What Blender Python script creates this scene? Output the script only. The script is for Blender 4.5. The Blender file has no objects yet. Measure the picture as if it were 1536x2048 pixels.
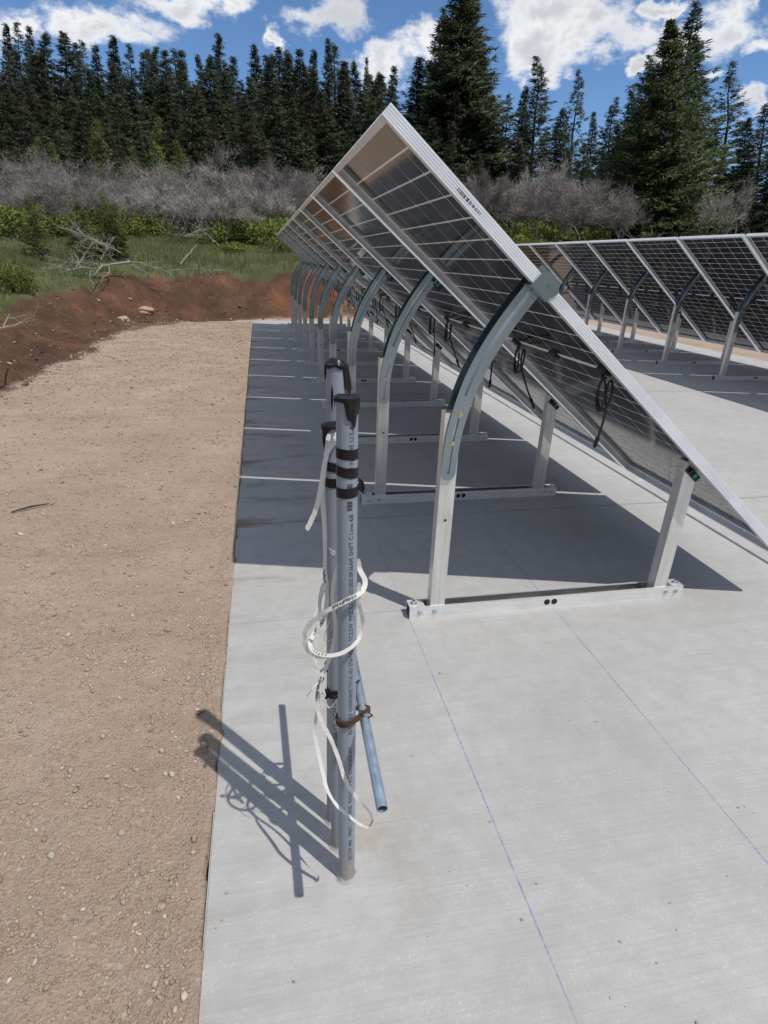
import bpy, bmesh, math, random
import numpy as np
from mathutils import Vector, Matrix, noise as mnoise

S = bpy.context.scene
COL = S.collection
R = math.radians
rnd = random.Random(7)
nrs = np.random.RandomState(11)

# ------------------------------------------------------------------ camera
CAM_H, PITCH, ROLL, YAW, FPX = 1.2555, 0.4018, 0.0297, 0.2038, 1188.18
def cam_axes():
    cy, sy, cp, sp = math.cos(YAW), math.sin(YAW), math.cos(PITCH), math.sin(PITCH)
    f = Vector((sy*cp, cy*cp, -sp)); r = Vector((cy, -sy, 0)); u = r.cross(f)
    cr, sr = math.cos(ROLL), math.sin(ROLL)
    return r*cr + u*sr, -r*sr + u*cr, f
CR, CU, CF = cam_axes()
cam_d = bpy.data.cameras.new('camera'); cam = bpy.data.objects.new('camera', cam_d); COL.objects.link(cam)
cam_d.sensor_fit = 'VERTICAL'; cam_d.sensor_height = 24.0; cam_d.lens = FPX/2048*24.0
cam_d.clip_start = 0.02; cam_d.clip_end = 6000
M = Matrix.Identity(4)
for i in range(3): M[i][0] = CR[i]; M[i][1] = CU[i]; M[i][2] = -CF[i]
M[2][3] = CAM_H
cam.matrix_world = M
S.camera = cam
def ray(u, v): return (CF*FPX + CR*(u-768) - CU*(v-1024)).normalized()
def azel(u, v):
    d = ray(u, v); return math.atan2(d.x, d.y), math.asin(d.z)
def on_y(u, v, Y):                       # sight line met with the upright plane at depth Y
    d = ray(u, v); return Vector((0, 0, CAM_H)) + d*(Y/d.y)

# ------------------------------------------------------------------ sky and sun
SUN = Vector((0.322, -0.396, 1.0)).normalized()
W = bpy.data.worlds.new('World'); S.world = W; W.use_nodes = True
wn, wl = W.node_tree.nodes, W.node_tree.links
wn.clear()
def N(nodes, t, **k):
    n = nodes.new(t)
    for a, b in k.items(): setattr(n, a, b)
    return n
sky = N(wn, 'ShaderNodeTexSky', sky_type='NISHITA', sun_disc=False)
sky.sun_elevation = math.asin(SUN.z); sky.sun_rotation = math.atan2(SUN.x, SUN.y)
sky.altitude = 2600; sky.air_density = 1.0; sky.dust_density = 0.25; sky.ozone_density = 3.0
def wmath(op, a, b=None, c=None, clamp=False):
    n = N(wn, 'ShaderNodeMath', operation=op); n.use_clamp = clamp
    for i, x in enumerate((a, b, c)):
        if x is None: continue
        if isinstance(x, (int, float)): n.inputs[i].default_value = x
        else: wl.new(x, n.inputs[i])
    return n.outputs[0]
tc = N(wn, 'ShaderNodeTexCoord'); sep = N(wn, 'ShaderNodeSeparateXYZ'); wl.new(tc.outputs['Generated'], sep.inputs[0])
az0 = wmath('ARCTAN2', sep.outputs[0], sep.outputs[1]); el0 = wmath('ARCSINE', sep.outputs[2])
def wnoise(scale, detail, rough, off, dist=0.0):
    mp = N(wn, 'ShaderNodeMapping'); mp.inputs['Location'].default_value = off
    wl.new(tc.outputs['Generated'], mp.inputs[0])
    mp.inputs['Scale'].default_value = (1, 1, 1.5)
    t = N(wn, 'ShaderNodeTexNoise'); t.inputs['Scale'].default_value = scale; t.inputs['Detail'].default_value = detail
    t.inputs['Roughness'].default_value = rough; t.inputs['Distortion'].default_value = dist
    wl.new(mp.outputs[0], t.inputs[0]); return t.outputs['Fac']
n1 = wnoise(8.0, 12, 0.66, (3.1, 1.7, 0.4), 0.35)
n4 = wnoise(13.0, 6, 0.6, (8.1, 2.7, 1.4)); n5 = wnoise(13.0, 6, 0.6, (1.1, 9.7, 5.4))
az = wmath('ADD', az0, wmath('MULTIPLY', wmath('SUBTRACT', n4, 0.5), 0.16)); el = wmath('ADD', el0, wmath('MULTIPLY', wmath('SUBTRACT', n5, 0.5), 0.10))
n2 = wnoise(3.1, 3, 0.5, (0.6, 4.1, 2.2))
n3 = wnoise(5.5, 5, 0.55, (5.6, 0.1, 7.2))
# banks of cumulus: centre and half-size of each, in degrees of bearing and height
CLOUDS = [(200, 48, 150, 62), (120, 40, 70, 45), (270, 85, 80, 35), (20, 60, 60, 55), (350, 0, 150, 45), (440, 0, 70, 42), (655, 30, 100, 58), (547, 82, 24, 34), (780, 130, 82, 48),
          (850, 90, 60, 60), (1075, 25, 135, 85), (1180, 60, 88, 56), (1080, 120, 80, 70), (1110, 155, 40, 45), (1465, 45, 120, 70), (1335, 90, 62, 44),
          (1290, 120, 30, 38), (1525, 95, 60, 32), (1515, 190, 48, 34), (1320, 5, 42, 24), (1415, 140, 35, 20)]
blob = None
for (u, v, a, b) in CLOUDS:
    A, Ee = azel(u, v); A1, _ = azel(u+a, v); _, E1 = azel(u, v-b)
    ha, he = abs(A1-A), abs(E1-Ee)
    dx = wmath('MULTIPLY', wmath('SUBTRACT', az, A), 1/ha); dy = wmath('MULTIPLY', wmath('SUBTRACT', el, Ee), 1/he)
    q = wmath('SUBTRACT', 1.0, wmath('SQRT', wmath('ADD', wmath('MULTIPLY', dx, dx), wmath('MULTIPLY', dy, dy))))
    blob = q if blob is None else wmath('MAXIMUM', blob, q)
blob = wmath('MAXIMUM', blob, -0.55)
# elsewhere in the sky the same kind of broken cumulus goes on
win = wmath('MULTIPLY',
            wmath('MULTIPLY', wmath('GREATER_THAN', az0, -0.45), wmath('LESS_THAN', az0, 0.85)),
            wmath('LESS_THAN', el0, 0.36))
base = wmath('MULTIPLY', wmath('SUBTRACT', n2, 0.455), 4.5)
shape = N(wn, 'ShaderNodeMix', data_type='FLOAT'); wl.new(win, shape.inputs[0]); wl.new(base, shape.inputs[2]); wl.new(blob, shape.inputs[3])
dens_raw = wmath('ADD', shape.outputs[0], wmath('MULTIPLY', wmath('SUBTRACT', n1, 0.5), 3.5))
mr = N(wn, 'ShaderNodeMapRange', interpolation_type='SMOOTHSTEP'); wl.new(dens_raw, mr.inputs[0])
mr.inputs[1].default_value = -.10; mr.inputs[2].default_value = 0.75
dens = mr.outputs[0]
thick = N(wn, 'ShaderNodeMapRange', interpolation_type='SMOOTHSTEP')
wl.new(wmath('ADD', dens_raw, wmath('MULTIPLY', wmath('SUBTRACT', n3, 0.5), 2.4)), thick.inputs[0])
thick.inputs[1].default_value = 0.25; thick.inputs[2].default_value = 1.25
ccol = N(wn, 'ShaderNodeMix', data_type='RGBA'); wl.new(thick.outputs[0], ccol.inputs[0])
ccol.inputs[6].default_value = (6.5, 6.5, 6.55, 1); ccol.inputs[7].default_value = (4.1, 4.2, 4.45, 1)
skyh = N(wn, 'ShaderNodeHueSaturation'); skyh.inputs['Saturation'].default_value = 1.12; skyh.inputs['Value'].default_value = .86
wl.new(sky.outputs[0], skyh.inputs['Color'])
cmix = N(wn, 'ShaderNodeMix', data_type='RGBA'); wl.new(wmath('MULTIPLY', dens, 0.97), cmix.inputs[0])
wl.new(skyh.outputs[0], cmix.inputs[6]); wl.new(ccol.outputs[2], cmix.inputs[7])
bg = N(wn, 'ShaderNodeBackground'); bg.inputs[1].default_value = 0.14
wl.new(cmix.outputs[2], bg.inputs[0])
wo = N(wn, 'ShaderNodeOutputWorld'); wl.new(bg.outputs[0], wo.inputs[0])

sl = bpy.data.lights.new('sun', 'SUN'); sl.energy = 3.5; sl.angle = R(0.53); sl.color = (1.0, 0.945, 0.865)
so = bpy.data.objects.new('sun', sl); COL.objects.link(so)
so.rotation_euler = (-SUN).to_track_quat('-Z', 'Y').to_euler(); so.location = SUN*60
S.render.engine = 'CYCLES'
S.view_settings.view_transform = 'Standard'; S.view_settings.look = 'None'
S.view_settings.exposure = 0.12; S.view_settings.gamma = 1.0; S.view_settings.use_curve_mapping = False
S.render.resolution_x, S.render.resolution_y = 768, 1024
S.cycles.max_bounces = 8; S.cycles.transparent_max_bounces = 12

# ------------------------------------------------------------------ helpers
class MB:
    """collects shapes, then links them as one mesh object"""
    def __init__(s): s.v = []; s.f = []; s.m = []
    def add(s, vs, fs, mi=0):
        o = len(s.v); s.v += [tuple(p) for p in vs]
        for f in fs: s.f.append(tuple(i+o for i in f)); s.m.append(mi)
    def box(s, c, d, rot=None, mi=0):
        c = Vector(c); vs = []
        for z in (-.5, .5):
            for y in (-.5, .5):
                for x in (-.5, .5):
                    p = Vector((x*d[0], y*d[1], z*d[2]))
                    if rot is not None: p = rot @ p
                    vs.append(p+c)
        s.add(vs, [(0,2,3,1),(4,5,7,6),(0,1,5,4),(2,6,7,3),(0,4,6,2),(1,3,7,5)], mi)
    def span(s, a, b, mi=0):
        s.box([(a[i]+b[i])/2 for i in range(3)], [abs(b[i]-a[i]) for i in range(3)], None, mi)
    def tube(s, path, rad, n=8, cap=True, mi=0, closed=False):
        P = [Vector(p) for p in path]; m = len(P); rings = []; up = Vector((0.13, 0.21, 0.97))
        pt = None
        for i, p in enumerate(P):
            t = (P[(i+1) % m]-P[i-1]) if closed else (P[min(i+1, m-1)]-P[max(i-1, 0)])
            if t.length < 1e-9: t = Vector((0, 0, 1))
            t.normalize()
            if pt is None:
                a = t.cross(up)
                if a.length < .2: a = t.cross(Vector((1, 0, 0)))
                a.normalize()
            else:
                a = (a - t*a.dot(t))
                if a.length < 1e-6: a = t.orthogonal()
                a.normalize()
            pt = t; b = t.cross(a)
            r = rad[i] if hasattr(rad, '__len__') else rad
            rings.append([p + a*math.cos(2*math.pi*k/n)*r + b*math.sin(2*math.pi*k/n)*r for k in range(n)])
        vs = [q for rg in rings for q in rg]; fs = []
        for i in range(m if closed else m-1):
            j = (i+1) % m
            for k in range(n): fs.append((i*n+k, i*n+(k+1) % n, j*n+(k+1) % n, j*n+k))
        if cap and not closed: fs += [tuple(range(n))[::-1], tuple(range((m-1)*n, m*n))]
        s.add(vs, fs, mi)
    def prism(s, poly, off, mi=0):
        """poly: list of 3-D points in one plane, off: extrusion vector"""
        n = len(poly); P = [Vector(p) for p in poly]; off = Vector(off)
        vs = P + [p+off for p in P]
        fs = [tuple(range(n))[::-1], tuple(range(n, 2*n))] + [(k, (k+1) % n, n+(k+1) % n, n+k) for k in range(n)]
        s.add(vs, fs, mi)
    def disc(s, c, nrm, r, h, n=12, mi=0):
        nrm = Vector(nrm).normalized(); s.tube([Vector(c), Vector(c)+nrm*h], r, n, True, mi)
    def mesh(s, name, mats, smooth=False):
        me = bpy.data.meshes.new(name); me.from_pydata(s.v, [], s.f)
        for m in (mats if isinstance(mats, (list, tuple)) else [mats]): me.materials.append(m)
        if len(me.materials) > 1: me.polygons.foreach_set('material_index', s.m)
        me.update()
        bm = bmesh.new(); bm.from_mesh(me); bmesh.ops.recalc_face_normals(bm, faces=bm.faces); bm.to_mesh(me); bm.free()
        if smooth:
            me.polygons.foreach_set('use_smooth', [True]*len(me.polygons))
            try: me.set_sharp_from_angle(angle=R(40))
            except Exception: pass
        return me
    def build(s, name, mats, parent=None, smooth=False):
        return link(name, s.mesh(name, mats, smooth), parent)
def link(name, me, parent=None, loc=None):
    o = bpy.data.objects.new(name, me); COL.objects.link(o)
    if parent: o.parent = parent
    if loc is not None: o.location = loc
    return o
def tag(o, label=None, cat=None, group=None, kind=None):
    if label: o['label'] = label
    if cat: o['category'] = cat
    if group: o['group'] = group
    if kind: o['kind'] = kind
    return o
def empty(name, loc, label=None, cat=None, group=None):
    o = bpy.data.objects.new(name, None); COL.objects.link(o); o.location = loc; o.empty_display_size = .1
    return tag(o, label, cat, group)
def np_mesh(name, V, F, mats, attr=None):
    """V (n,3), F (m,3 or 4) numpy"""
    me = bpy.data.meshes.new(name); V = np.asarray(V, np.float32); F = np.asarray(F, np.int32); k = F.shape[1]
    me.vertices.add(len(V)); me.vertices.foreach_set('co', V.ravel())
    me.loops.add(F.size); me.loops.foreach_set('vertex_index', F.ravel())
    me.polygons.add(len(F)); me.polygons.foreach_set('loop_start', np.arange(0, F.size, k)); me.polygons.foreach_set('loop_total', np.full(len(F), k))
    for m in (mats if isinstance(mats, (list, tuple)) else [mats]): me.materials.append(m)
    me.update(calc_edges=True); me.validate()
    return me

# ------------------------------------------------------------------ materials
def mat(name):
    m = bpy.data.materials.new(name); m.use_nodes = True; nt = m.node_tree
    return m, nt.nodes, nt.links, nt.nodes['Principled BSDF']
def ramp(n, stops):
    r = n.new('ShaderNodeValToRGB'); e = r.color_ramp.elements
    while len(e) > 1: e.remove(e[-1])
    e[0].position = stops[0][0]; e[0].color = (*stops[0][1], 1)
    for p, c in stops[1:]:
        q = e.new(p); q.color = (*c, 1)
    return r
def tex(n, l, kind, scale, coord='Object', detail=5, rough=.6, mscale=None, mrot=None):
    t = n.new('ShaderNodeTexCoord'); k = n.new('ShaderNodeTex'+kind); k.inputs['Scale'].default_value = scale
    if kind == 'Noise': k.inputs['Detail'].default_value = detail; k.inputs['Roughness'].default_value = rough
    src = t.outputs[coord]
    if mscale is not None or mrot is not None:
        mp = n.new('ShaderNodeMapping')
        if mscale: mp.inputs['Scale'].default_value = mscale
        if mrot: mp.inputs['Rotation'].default_value = mrot
        l.new(src, mp.inputs[0]); src = mp.outputs[0]
    l.new(src, k.inputs['Vector']); return k
def mixc(n, l, fac, a, b, mode='MIX'):
    m = n.new('ShaderNodeMix'); m.data_type = 'RGBA'; m.blend_type = mode
    for i, x in ((0, fac), (6, a), (7, b)):
        if isinstance(x, (int, float)): m.inputs[i].default_value = x
        elif isinstance(x, tuple): m.inputs[i].default_value = (*x, 1)
        else: l.new(x, m.inputs[i])
    return m.outputs[2]
def nmath(n, l, op, a, b=None, clamp=False):
    q = n.new('ShaderNodeMath'); q.operation = op; q.use_clamp = clamp
    for i, x in ((0, a), (1, b)):
        if x is None: continue
        if isinstance(x, (int, float)): q.inputs[i].default_value = x
        else: l.new(x, q.inputs[i])
    return q.outputs[0]
def mrange(n, l, x, a, b, c=0., d=1.):
    q = n.new('ShaderNodeMapRange'); l.new(x, q.inputs[0])
    for i, y in zip((1, 2, 3, 4), (a, b, c, d)): q.inputs[i].default_value = y
    return q.outputs[0]
def bump(n, l, p, h, strength, dist):
    b = n.new('ShaderNodeBump'); b.inputs['Strength'].default_value = strength; b.inputs['Distance'].default_value = dist
    l.new(h, b.inputs['Height']); l.new(b.outputs[0], p.inputs['Normal']); return b
def simple(name, col, rough=.5, metal=0., var=.0, scale=30., spec=None, bmp=0.):
    m, n, l, p = mat(name)
    p.inputs['Base Color'].default_value = (*col, 1); p.inputs['Roughness'].default_value = rough; p.inputs['Metallic'].default_value = metal
    if spec is not None: p.inputs['Specular IOR Level'].default_value = spec
    if var > 0:
        t = tex(n, l, 'Noise', scale)
        c = mixc(n, l, t.outputs['Fac'], tuple(x*(1-var) for x in col), tuple(min(1, x*(1+var)) for x in col))
        l.new(c, p.inputs['Base Color'])
        l.new(mrange(n, l, t.outputs['Fac'], .3, .7, max(.03, rough-.1), min(1, rough+.1)), p.inputs['Roughness'])
        if bmp: bump(n, l, p, t.outputs['Fac'], bmp, .002)
    return m

def m_concrete():
    m, n, l, p = mat('broomed_concrete')
    big = tex(n, l, 'Noise', 1.3, 'Object', 6, .62); mid = tex(n, l, 'Noise', 14, 'Object', 6, .65); fine = tex(n, l, 'Noise', 170, 'Object', 3, .6)
    flake = tex(n, l, 'Voronoi', 120, 'Object'); 
    broom = tex(n, l, 'Noise', 1., 'Object', 4, .7, (3.0, 130., 1.)); wide = tex(n, l, 'Noise', 1., 'Object', 3, .6, (1.1, 16., 1.))
    c = ramp(n, [(.25, (.335, .334, .326)), (.55, (.395, .396, .390)), (.8, (.440, .442, .438))]); l.new(big.outputs['Fac'], c.inputs[0])
    c2 = mixc(n, l, mrange(n, l, mid.outputs['Fac'], .42, .62, 0, .6), c.outputs[0], (.345, .344, .335))
    c3 = mixc(n, l, mrange(n, l, broom.outputs['Fac'], .42, .70, 0, .34), c2, (.285, .280, .268))
    c4 = mixc(n, l, mrange(n, l, wide.outputs['Fac'], .48, .72, 0, .26), c3, (.30, .292, .275))
    fl = nmath(n, l, 'MULTIPLY', mrange(n, l, flake.outputs['Distance'], .18, .34, 1, 0), mrange(n, l, mid.outputs['Fac'], .40, .55, .38, 0))
    c5 = mixc(n, l, fl, c4, (.54, .54, .53))
    c6 = mixc(n, l, mrange(n, l, fine.outputs['Fac'], .60, .78, 0, .45), c5, (.25, .24, .222))
    # dirt swept onto the slab along its gravel side and smears across it
    tcw = n.new('ShaderNodeTexCoord'); sp = n.new('ShaderNodeSeparateXYZ'); l.new(tcw.outputs['Object'], sp.inputs[0])
    smear = tex(n, l, 'Noise', 1., 'Object', 6, .68, (1.6, 5.5, 1.))
    edge = mrange(n, l, sp.outputs[0], -.18, .42, 1, 0)
    far = mrange(n, l, sp.outputs[1], 1.9, 3.2, .25, 1)
    dm = nmath(n, l, 'MULTIPLY', nmath(n, l, 'MULTIPLY', edge, far), mrange(n, l, smear.outputs['Fac'], .52, .66, 0, 1.4), True)
    c7 = mixc(n, l, dm, c6, (.22, .165, .115))
    # a muddy patch round the foot of the conduits
    dx = nmath(n, l, 'MULTIPLY', nmath(n, l, 'SUBTRACT', sp.outputs[0], .215), 6.2); dy = nmath(n, l, 'MULTIPLY', nmath(n, l, 'SUBTRACT', sp.outputs[1], .93), 5.0)
    rr = nmath(n, l, 'ADD', nmath(n, l, 'MULTIPLY', dx, dx), nmath(n, l, 'MULTIPLY', dy, dy))
    patch = tex(n, l, 'Noise', 9, 'Object', 5, .65)
    pm = nmath(n, l, 'MULTIPLY', mrange(n, l, rr, .1, 1.2, 1, 0), mrange(n, l, patch.outputs['Fac'], .40, .62, .05, .55), True)
    c8 = mixc(n, l, pm, c7, (.30, .265, .22))
    # thin cement wash near the conduits
    dx2 = nmath(n, l, 'MULTIPLY', nmath(n, l, 'SUBTRACT', sp.outputs[0], .09), 5.5); dy2 = nmath(n, l, 'MULTIPLY', nmath(n, l, 'SUBTRACT', sp.outputs[1], .86), 5.)
    rr2 = nmath(n, l, 'ADD', nmath(n, l, 'MULTIPLY', dx2, dx2), nmath(n, l, 'MULTIPLY', dy2, dy2))
    c9 = mixc(n, l, nmath(n, l, 'MULTIPLY', mrange(n, l, rr2, .05, 1., .30, 0), mrange(n, l, patch.outputs['Fac'], .4, .6, 1, .2)), c8, (.47, .468, .48))
    st = tex(n, l, 'Noise', 2.3, 'Object', 7, .7, (1., .55, 1.)); c9 = mixc(n, l, mrange(n, l, st.outputs['Fac'], .56, .68, 0, .30), c9, (.275, .265, .25)); c9 = mixc(n, l, mrange(n, l, st.outputs['Fac'], .42, .30, 0, .35), c9, (.47, .473, .47))
    l.new(c9, p.inputs['Base Color']); p.inputs['Roughness'].default_value = .82; p.inputs['Specular IOR Level'].default_value = .3
    h = nmath(n, l, 'ADD', nmath(n, l, 'MULTIPLY', broom.outputs['Fac'], .8), nmath(n, l, 'MULTIPLY', fine.outputs['Fac'], .8))
    bump(n, l, p, h, .55, .0022)
    return m
def m_terrain():
    m, n, l, p = mat('earth_and_turf')
    at = n.new('ShaderNodeAttribute'); at.attribute_name = 'zone'; sp = n.new('ShaderNodeSeparateXYZ'); l.new(at.outputs['Vector'], sp.inputs[0])
    # packed tan gravelly dirt
    b1 = tex(n, l, 'Noise', 1.6, 'Object', 6, .6); b2 = tex(n, l, 'Noise', 22, 'Object', 6, .7); b3 = tex(n, l, 'Noise', 190, 'Object', 5, .72)
    vo = tex(n, l, 'Voronoi', 120, 'Object'); vo2 = tex(n, l, 'Voronoi', 46, 'Object')
    streak = tex(n, l, 'Noise', 1., 'Object', 5, .65, (2.2, 9., 1.), (0, 0, .5))
    g0 = ramp(n, [(.3, (.355, .268, .203)), (.55, (.430, .335, .262)), (.75, (.490, .395, .320))]); l.new(b1.outputs['Fac'], g0.inputs[0])
    g1 = mixc(n, l, mrange(n, l, b2.outputs['Fac'], .35, .7, 0, .65), g0.outputs[0], (.335, .248, .186))
    g1 = mixc(n, l, mrange(n, l, streak.outputs['Fac'], .5, .68, 0, .5), g1, (.30, .22, .162))
    g2 = mixc(n, l, mrange(n, l, b3.outputs['Fac'], .54, .68, 0, .85), g1, (.56, .47, .385))
    g3 = mixc(n, l, mrange(n, l, b3.outputs['Fac'], .43, .32, 0, .6), g2, (.22, .163, .122))
    vs = n.new('ShaderNodeSeparateColor'); l.new(vo2.outputs['Color'], vs.inputs[0])
    stone = nmath(n, l, 'MULTIPLY', mrange(n, l, vo2.outputs['Distance'], .2, .28, 1, 0), nmath(n, l, 'GREATER_THAN', vs.outputs[0], .80))
    g4 = mixc(n, l, nmath(n, l, 'MULTIPLY', stone, .7), g3, (.54, .45, .36))
    # red cut soil
    r1 = tex(n, l, 'Noise', 1.7, 'Object', 7, .68); r2 = tex(n, l, 'Noise', 60, 'Object', 4, .7)
    s0 = ramp(n, [(.30, (.062, .040, .029)), (.46, (.115, .065, .044)), (.58, (.170, .088, .055)), (.72, (.275, .135, .075))]); l.new(r1.outputs['Fac'], s0.inputs[0])
    s1 = mixc(n, l, mrange(n, l, r2.outputs['Fac'], .40, .66, .6, 0), s0.outputs[0], (.045, .026, .018))
    s1 = mixc(n, l, mrange(n, l, r2.outputs['Fac'], .66, .78, 0, .6), s1, (.30, .17, .10))
    col = mixc(n, l, sp.outputs[0], s1, g4)
    # turf and leaf litter
    t1 = tex(n, l, 'Noise', .9, 'Object', 6, .66); t2 = tex(n, l, 'Noise', 26, 'Object', 5, .7)
    u0 = ramp(n, [(.32, (.070, .078, .034)), (.5, (.110, .130, .052)), (.62, (.160, .160, .080)), (.76, (.210, .180, .115))]); l.new(t1.outputs['Fac'], u0.inputs[0])
    u1 = mixc(n, l, mrange(n, l, t2.outputs['Fac'], .35, .65, .6, 0), u0.outputs[0], (.045, .044, .024))
    col = mixc(n, l, sp.outputs[1], col, u1)
    # orange subsoil laid bare at the foot of the far cut
    col = mixc(n, l, nmath(n, l, 'MULTIPLY', sp.outputs[2], mrange(n, l, r2.outputs['Fac'], .35, .6, .35, 1)), col, (.33, .118, .045))
    l.new(col, p.inputs['Base Color']); p.inputs['Roughness'].default_value = .95; p.inputs['Specular IOR Level'].default_value = .15
    h = nmath(n, l, 'ADD', nmath(n, l, 'MULTIPLY', b2.outputs['Fac'], 2.), nmath(n, l, 'ADD', nmath(n, l, 'MULTIPLY', b3.outputs['Fac'], .7), nmath(n, l, 'MULTIPLY', vo.outputs['Distance'], .5)))
    bump(n, l, p, h, .9, .010)
    return m
def m_alu(name, col, rough, metal, streak):
    m, n, l, p = mat(name)
    t = tex(n, l, 'Noise', 1., 'Object', 4, .6, streak); g = tex(n, l, 'Noise', 9, 'Object', 5, .6)
    c = mixc(n, l, mrange(n, l, t.outputs['Fac'], .3, .7), tuple(x*.86 for x in col), tuple(min(1, x*1.1) for x in col))
    c = mixc(n, l, mrange(n, l, g.outputs['Fac'], .5, .72, 0, .35), c, tuple(x*.62 for x in col))
    l.new(c, p.inputs['Base Color']); p.inputs['Metallic'].default_value = metal
    l.new(mrange(n, l, g.outputs['Fac'], .3, .7, rough-.08, rough+.12), p.inputs['Roughness'])
    bump(n, l, p, t.outputs['Fac'], .08, .001)
    return m
def m_galv():
    m, n, l, p = mat('galvanised_steel')
    v = tex(n, l, 'Voronoi', 190, 'Object'); g = tex(n, l, 'Noise', 6, 'Object', 5, .6)
    vs = n.new('ShaderNodeSeparateColor'); l.new(v.outputs['Color'], vs.inputs[0])
    c = mixc(n, l, vs.outputs[0], (.30, .365, .40), (.325, .39, .425))
    c = mixc(n, l, mrange(n, l, g.outputs['Fac'], .4, .7, 0, .5), c, (.24, .30, .335))
    l.new(c, p.inputs['Base Color']); p.inputs['Metallic'].default_value = .92
    l.new(mrange(n, l, g.outputs['Fac'], .3, .7, .24, .32), p.inputs['Roughness'])
    return m
def m_glass_back(name, col, rough, tl=0.):
    m, n, l, p = mat(name)
    g = tex(n, l, 'Noise', 5, 'Object', 5, .6)
    c = mixc(n, l, g.outputs['Fac'], tuple(x*.88 for x in col), tuple(x*1.12 for x in col))
    l.new(c, p.inputs['Base Color']); p.inputs['Roughness'].default_value = rough
    p.inputs['IOR'].default_value = 1.52; p.inputs['Specular IOR Level'].default_value = .62
    if tl:                                   # daylight glows through the gaps between the cells
        tr = n.new('ShaderNodeBsdfTranslucent'); l.new(c, tr.inputs[0]); mx = n.new('ShaderNodeMixShader'); mx.inputs[0].default_value = tl
        l.new(p.outputs[0], mx.inputs[1]); l.new(tr.outputs[0], mx.inputs[2]); l.new(mx.outputs[0], n['Material Output'].inputs[0])
    return m
def m_leaf(name, stops, transl, scale=1.4, rough=.6, lo=.7, hi=1.3):
    m, n, l, p = mat(name)
    gi = n.new('ShaderNodeNewGeometry'); oi = n.new('ShaderNodeObjectInfo'); t = tex(n, l, 'Noise', scale, 'Object', 3, .6)
    v = nmath(n, l, 'ADD', nmath(n, l, 'MULTIPLY', gi.outputs['Random Per Island'], .26), nmath(n, l, 'MULTIPLY', t.outputs['Fac'], .74))
    r = ramp(n, stops); l.new(v, r.inputs[0])
    hs = n.new('ShaderNodeHueSaturation'); l.new(r.outputs[0], hs.inputs['Color'])
    l.new(mrange(n, l, oi.outputs['Random'], 0, 1, .475, .52), hs.inputs['Hue']); l.new(mrange(n, l, oi.outputs['Random'], 0, 1, lo, hi), hs.inputs['Value'])
    l.new(hs.outputs[0], p.inputs['Base Color']); p.inputs['Roughness'].default_value = rough; p.inputs['Specular IOR Level'].default_value = .25
    tr = n.new('ShaderNodeBsdfTranslucent'); l.new(hs.outputs[0], tr.inputs[0]); mx = n.new('ShaderNodeMixShader'); mx.inputs[0].default_value = transl
    l.new(p.outputs[0], mx.inputs[1]); l.new(tr.outputs[0], mx.inputs[2]); l.new(mx.outputs[0], n['Material Output'].inputs[0])
    return m
def m_island(name, stops, rough=.8):
    m, n, l, p = mat(name)
    gi = n.new('ShaderNodeNewGeometry'); r = ramp(n, stops); l.new(gi.outputs['Random Per Island'], r.inputs[0])
    t = tex(n, l, 'Noise', 160, 'Object', 3, .6)
    c = mixc(n, l, mrange(n, l, t.outputs['Fac'], .3, .7, 0, .4), r.outputs[0], (.16, .12, .09)); l.new(c, p.inputs['Base Color'])
    p.inputs['Roughness'].default_value = rough; p.inputs['Specular IOR Level'].default_value = .25
    return m
def m_pvc():
    m, n, l, p = mat('grey_pvc')
    t = tex(n, l, 'Noise', 14, 'Object', 5, .6); sc = tex(n, l, 'Noise', 1., 'Object', 5, .7, (150, 150, 9)); md = tex(n, l, 'Noise', 70, 'Object', 5, .7)
    c = mixc(n, l, t.outputs['Fac'], (.20, .232, .275), (.255, .288, .335)); c = mixc(n, l, mrange(n, l, sc.outputs['Fac'], .60, .72, 0, .45), c, (.36, .385, .42))
    tc_ = n.new('ShaderNodeTexCoord'); sp = n.new('ShaderNodeSeparateXYZ'); l.new(tc_.outputs['Object'], sp.inputs[0])
    lo = mrange(n, l, sp.outputs[2], .01, .16, 1, 0); mm = mrange(n, l, nmath(n, l, 'ADD', md.outputs['Fac'], nmath(n, l, 'MULTIPLY', lo, .42)), .72, .84, 0, .9)
    c = mixc(n, l, nmath(n, l, 'MULTIPLY', mm, nmath(n, l, 'GREATER_THAN', lo, .01)), c, (.30, .27, .23))
    l.new(c, p.inputs['Base Color']); l.new(mrange(n, l, mm, 0, 1, .36, .9), p.inputs['Roughness']); bump(n, l, p, nmath(n, l, 'MULTIPLY', mm, md.outputs['Fac']), .6, .003); return m
CONC = m_concrete(); EARTH = m_terrain()
ALU_RAIL = m_alu('mill_aluminium', (.80, .80, .79), .34, .50, (4, 4, 90)); ALU_IN_SHADE = m_alu('rail_inside_shade', (.50, .51, .52), .24, 1.0, (3, 90, 3)); ALU_POST = m_alu('aluminium_post', (.74, .735, .71), .34, .62, (90, 90, 3))  # inside copy of the rail metal is darkened to imitate shade and dark reflections
ALU_FRAME = m_alu('anodised_aluminium', (.80, .82, .85), .38, .25, (3, 90, 3))
GALV = m_galv(); ZINC = simple('zinc_bolt', (.62, .68, .72), .28, .95, .15, 200); BRASSY = simple('yellow_zinc_bolt', (.62, .50, .30), .32, .9, .2, 200)
BLACK = simple('black_plastic', (.012, .012, .014), .42, 0, .3, 40); CABLE = simple('black_cable', (.010, .010, .011), .5, 0, .3, 60)
HOLE = simple('dark_hole', (.008, .008, .010), .6); GREEN = simple('green_ground_clip', (.02, .30, .20), .4)  # flat black stands in for the shade inside open holes
CELL = m_glass_back('cell_under_glass', (.016, .017, .023), .085); SHEET = m_glass_back('grid_under_glass', (.48, .455, .41), .10, .20)
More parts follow.
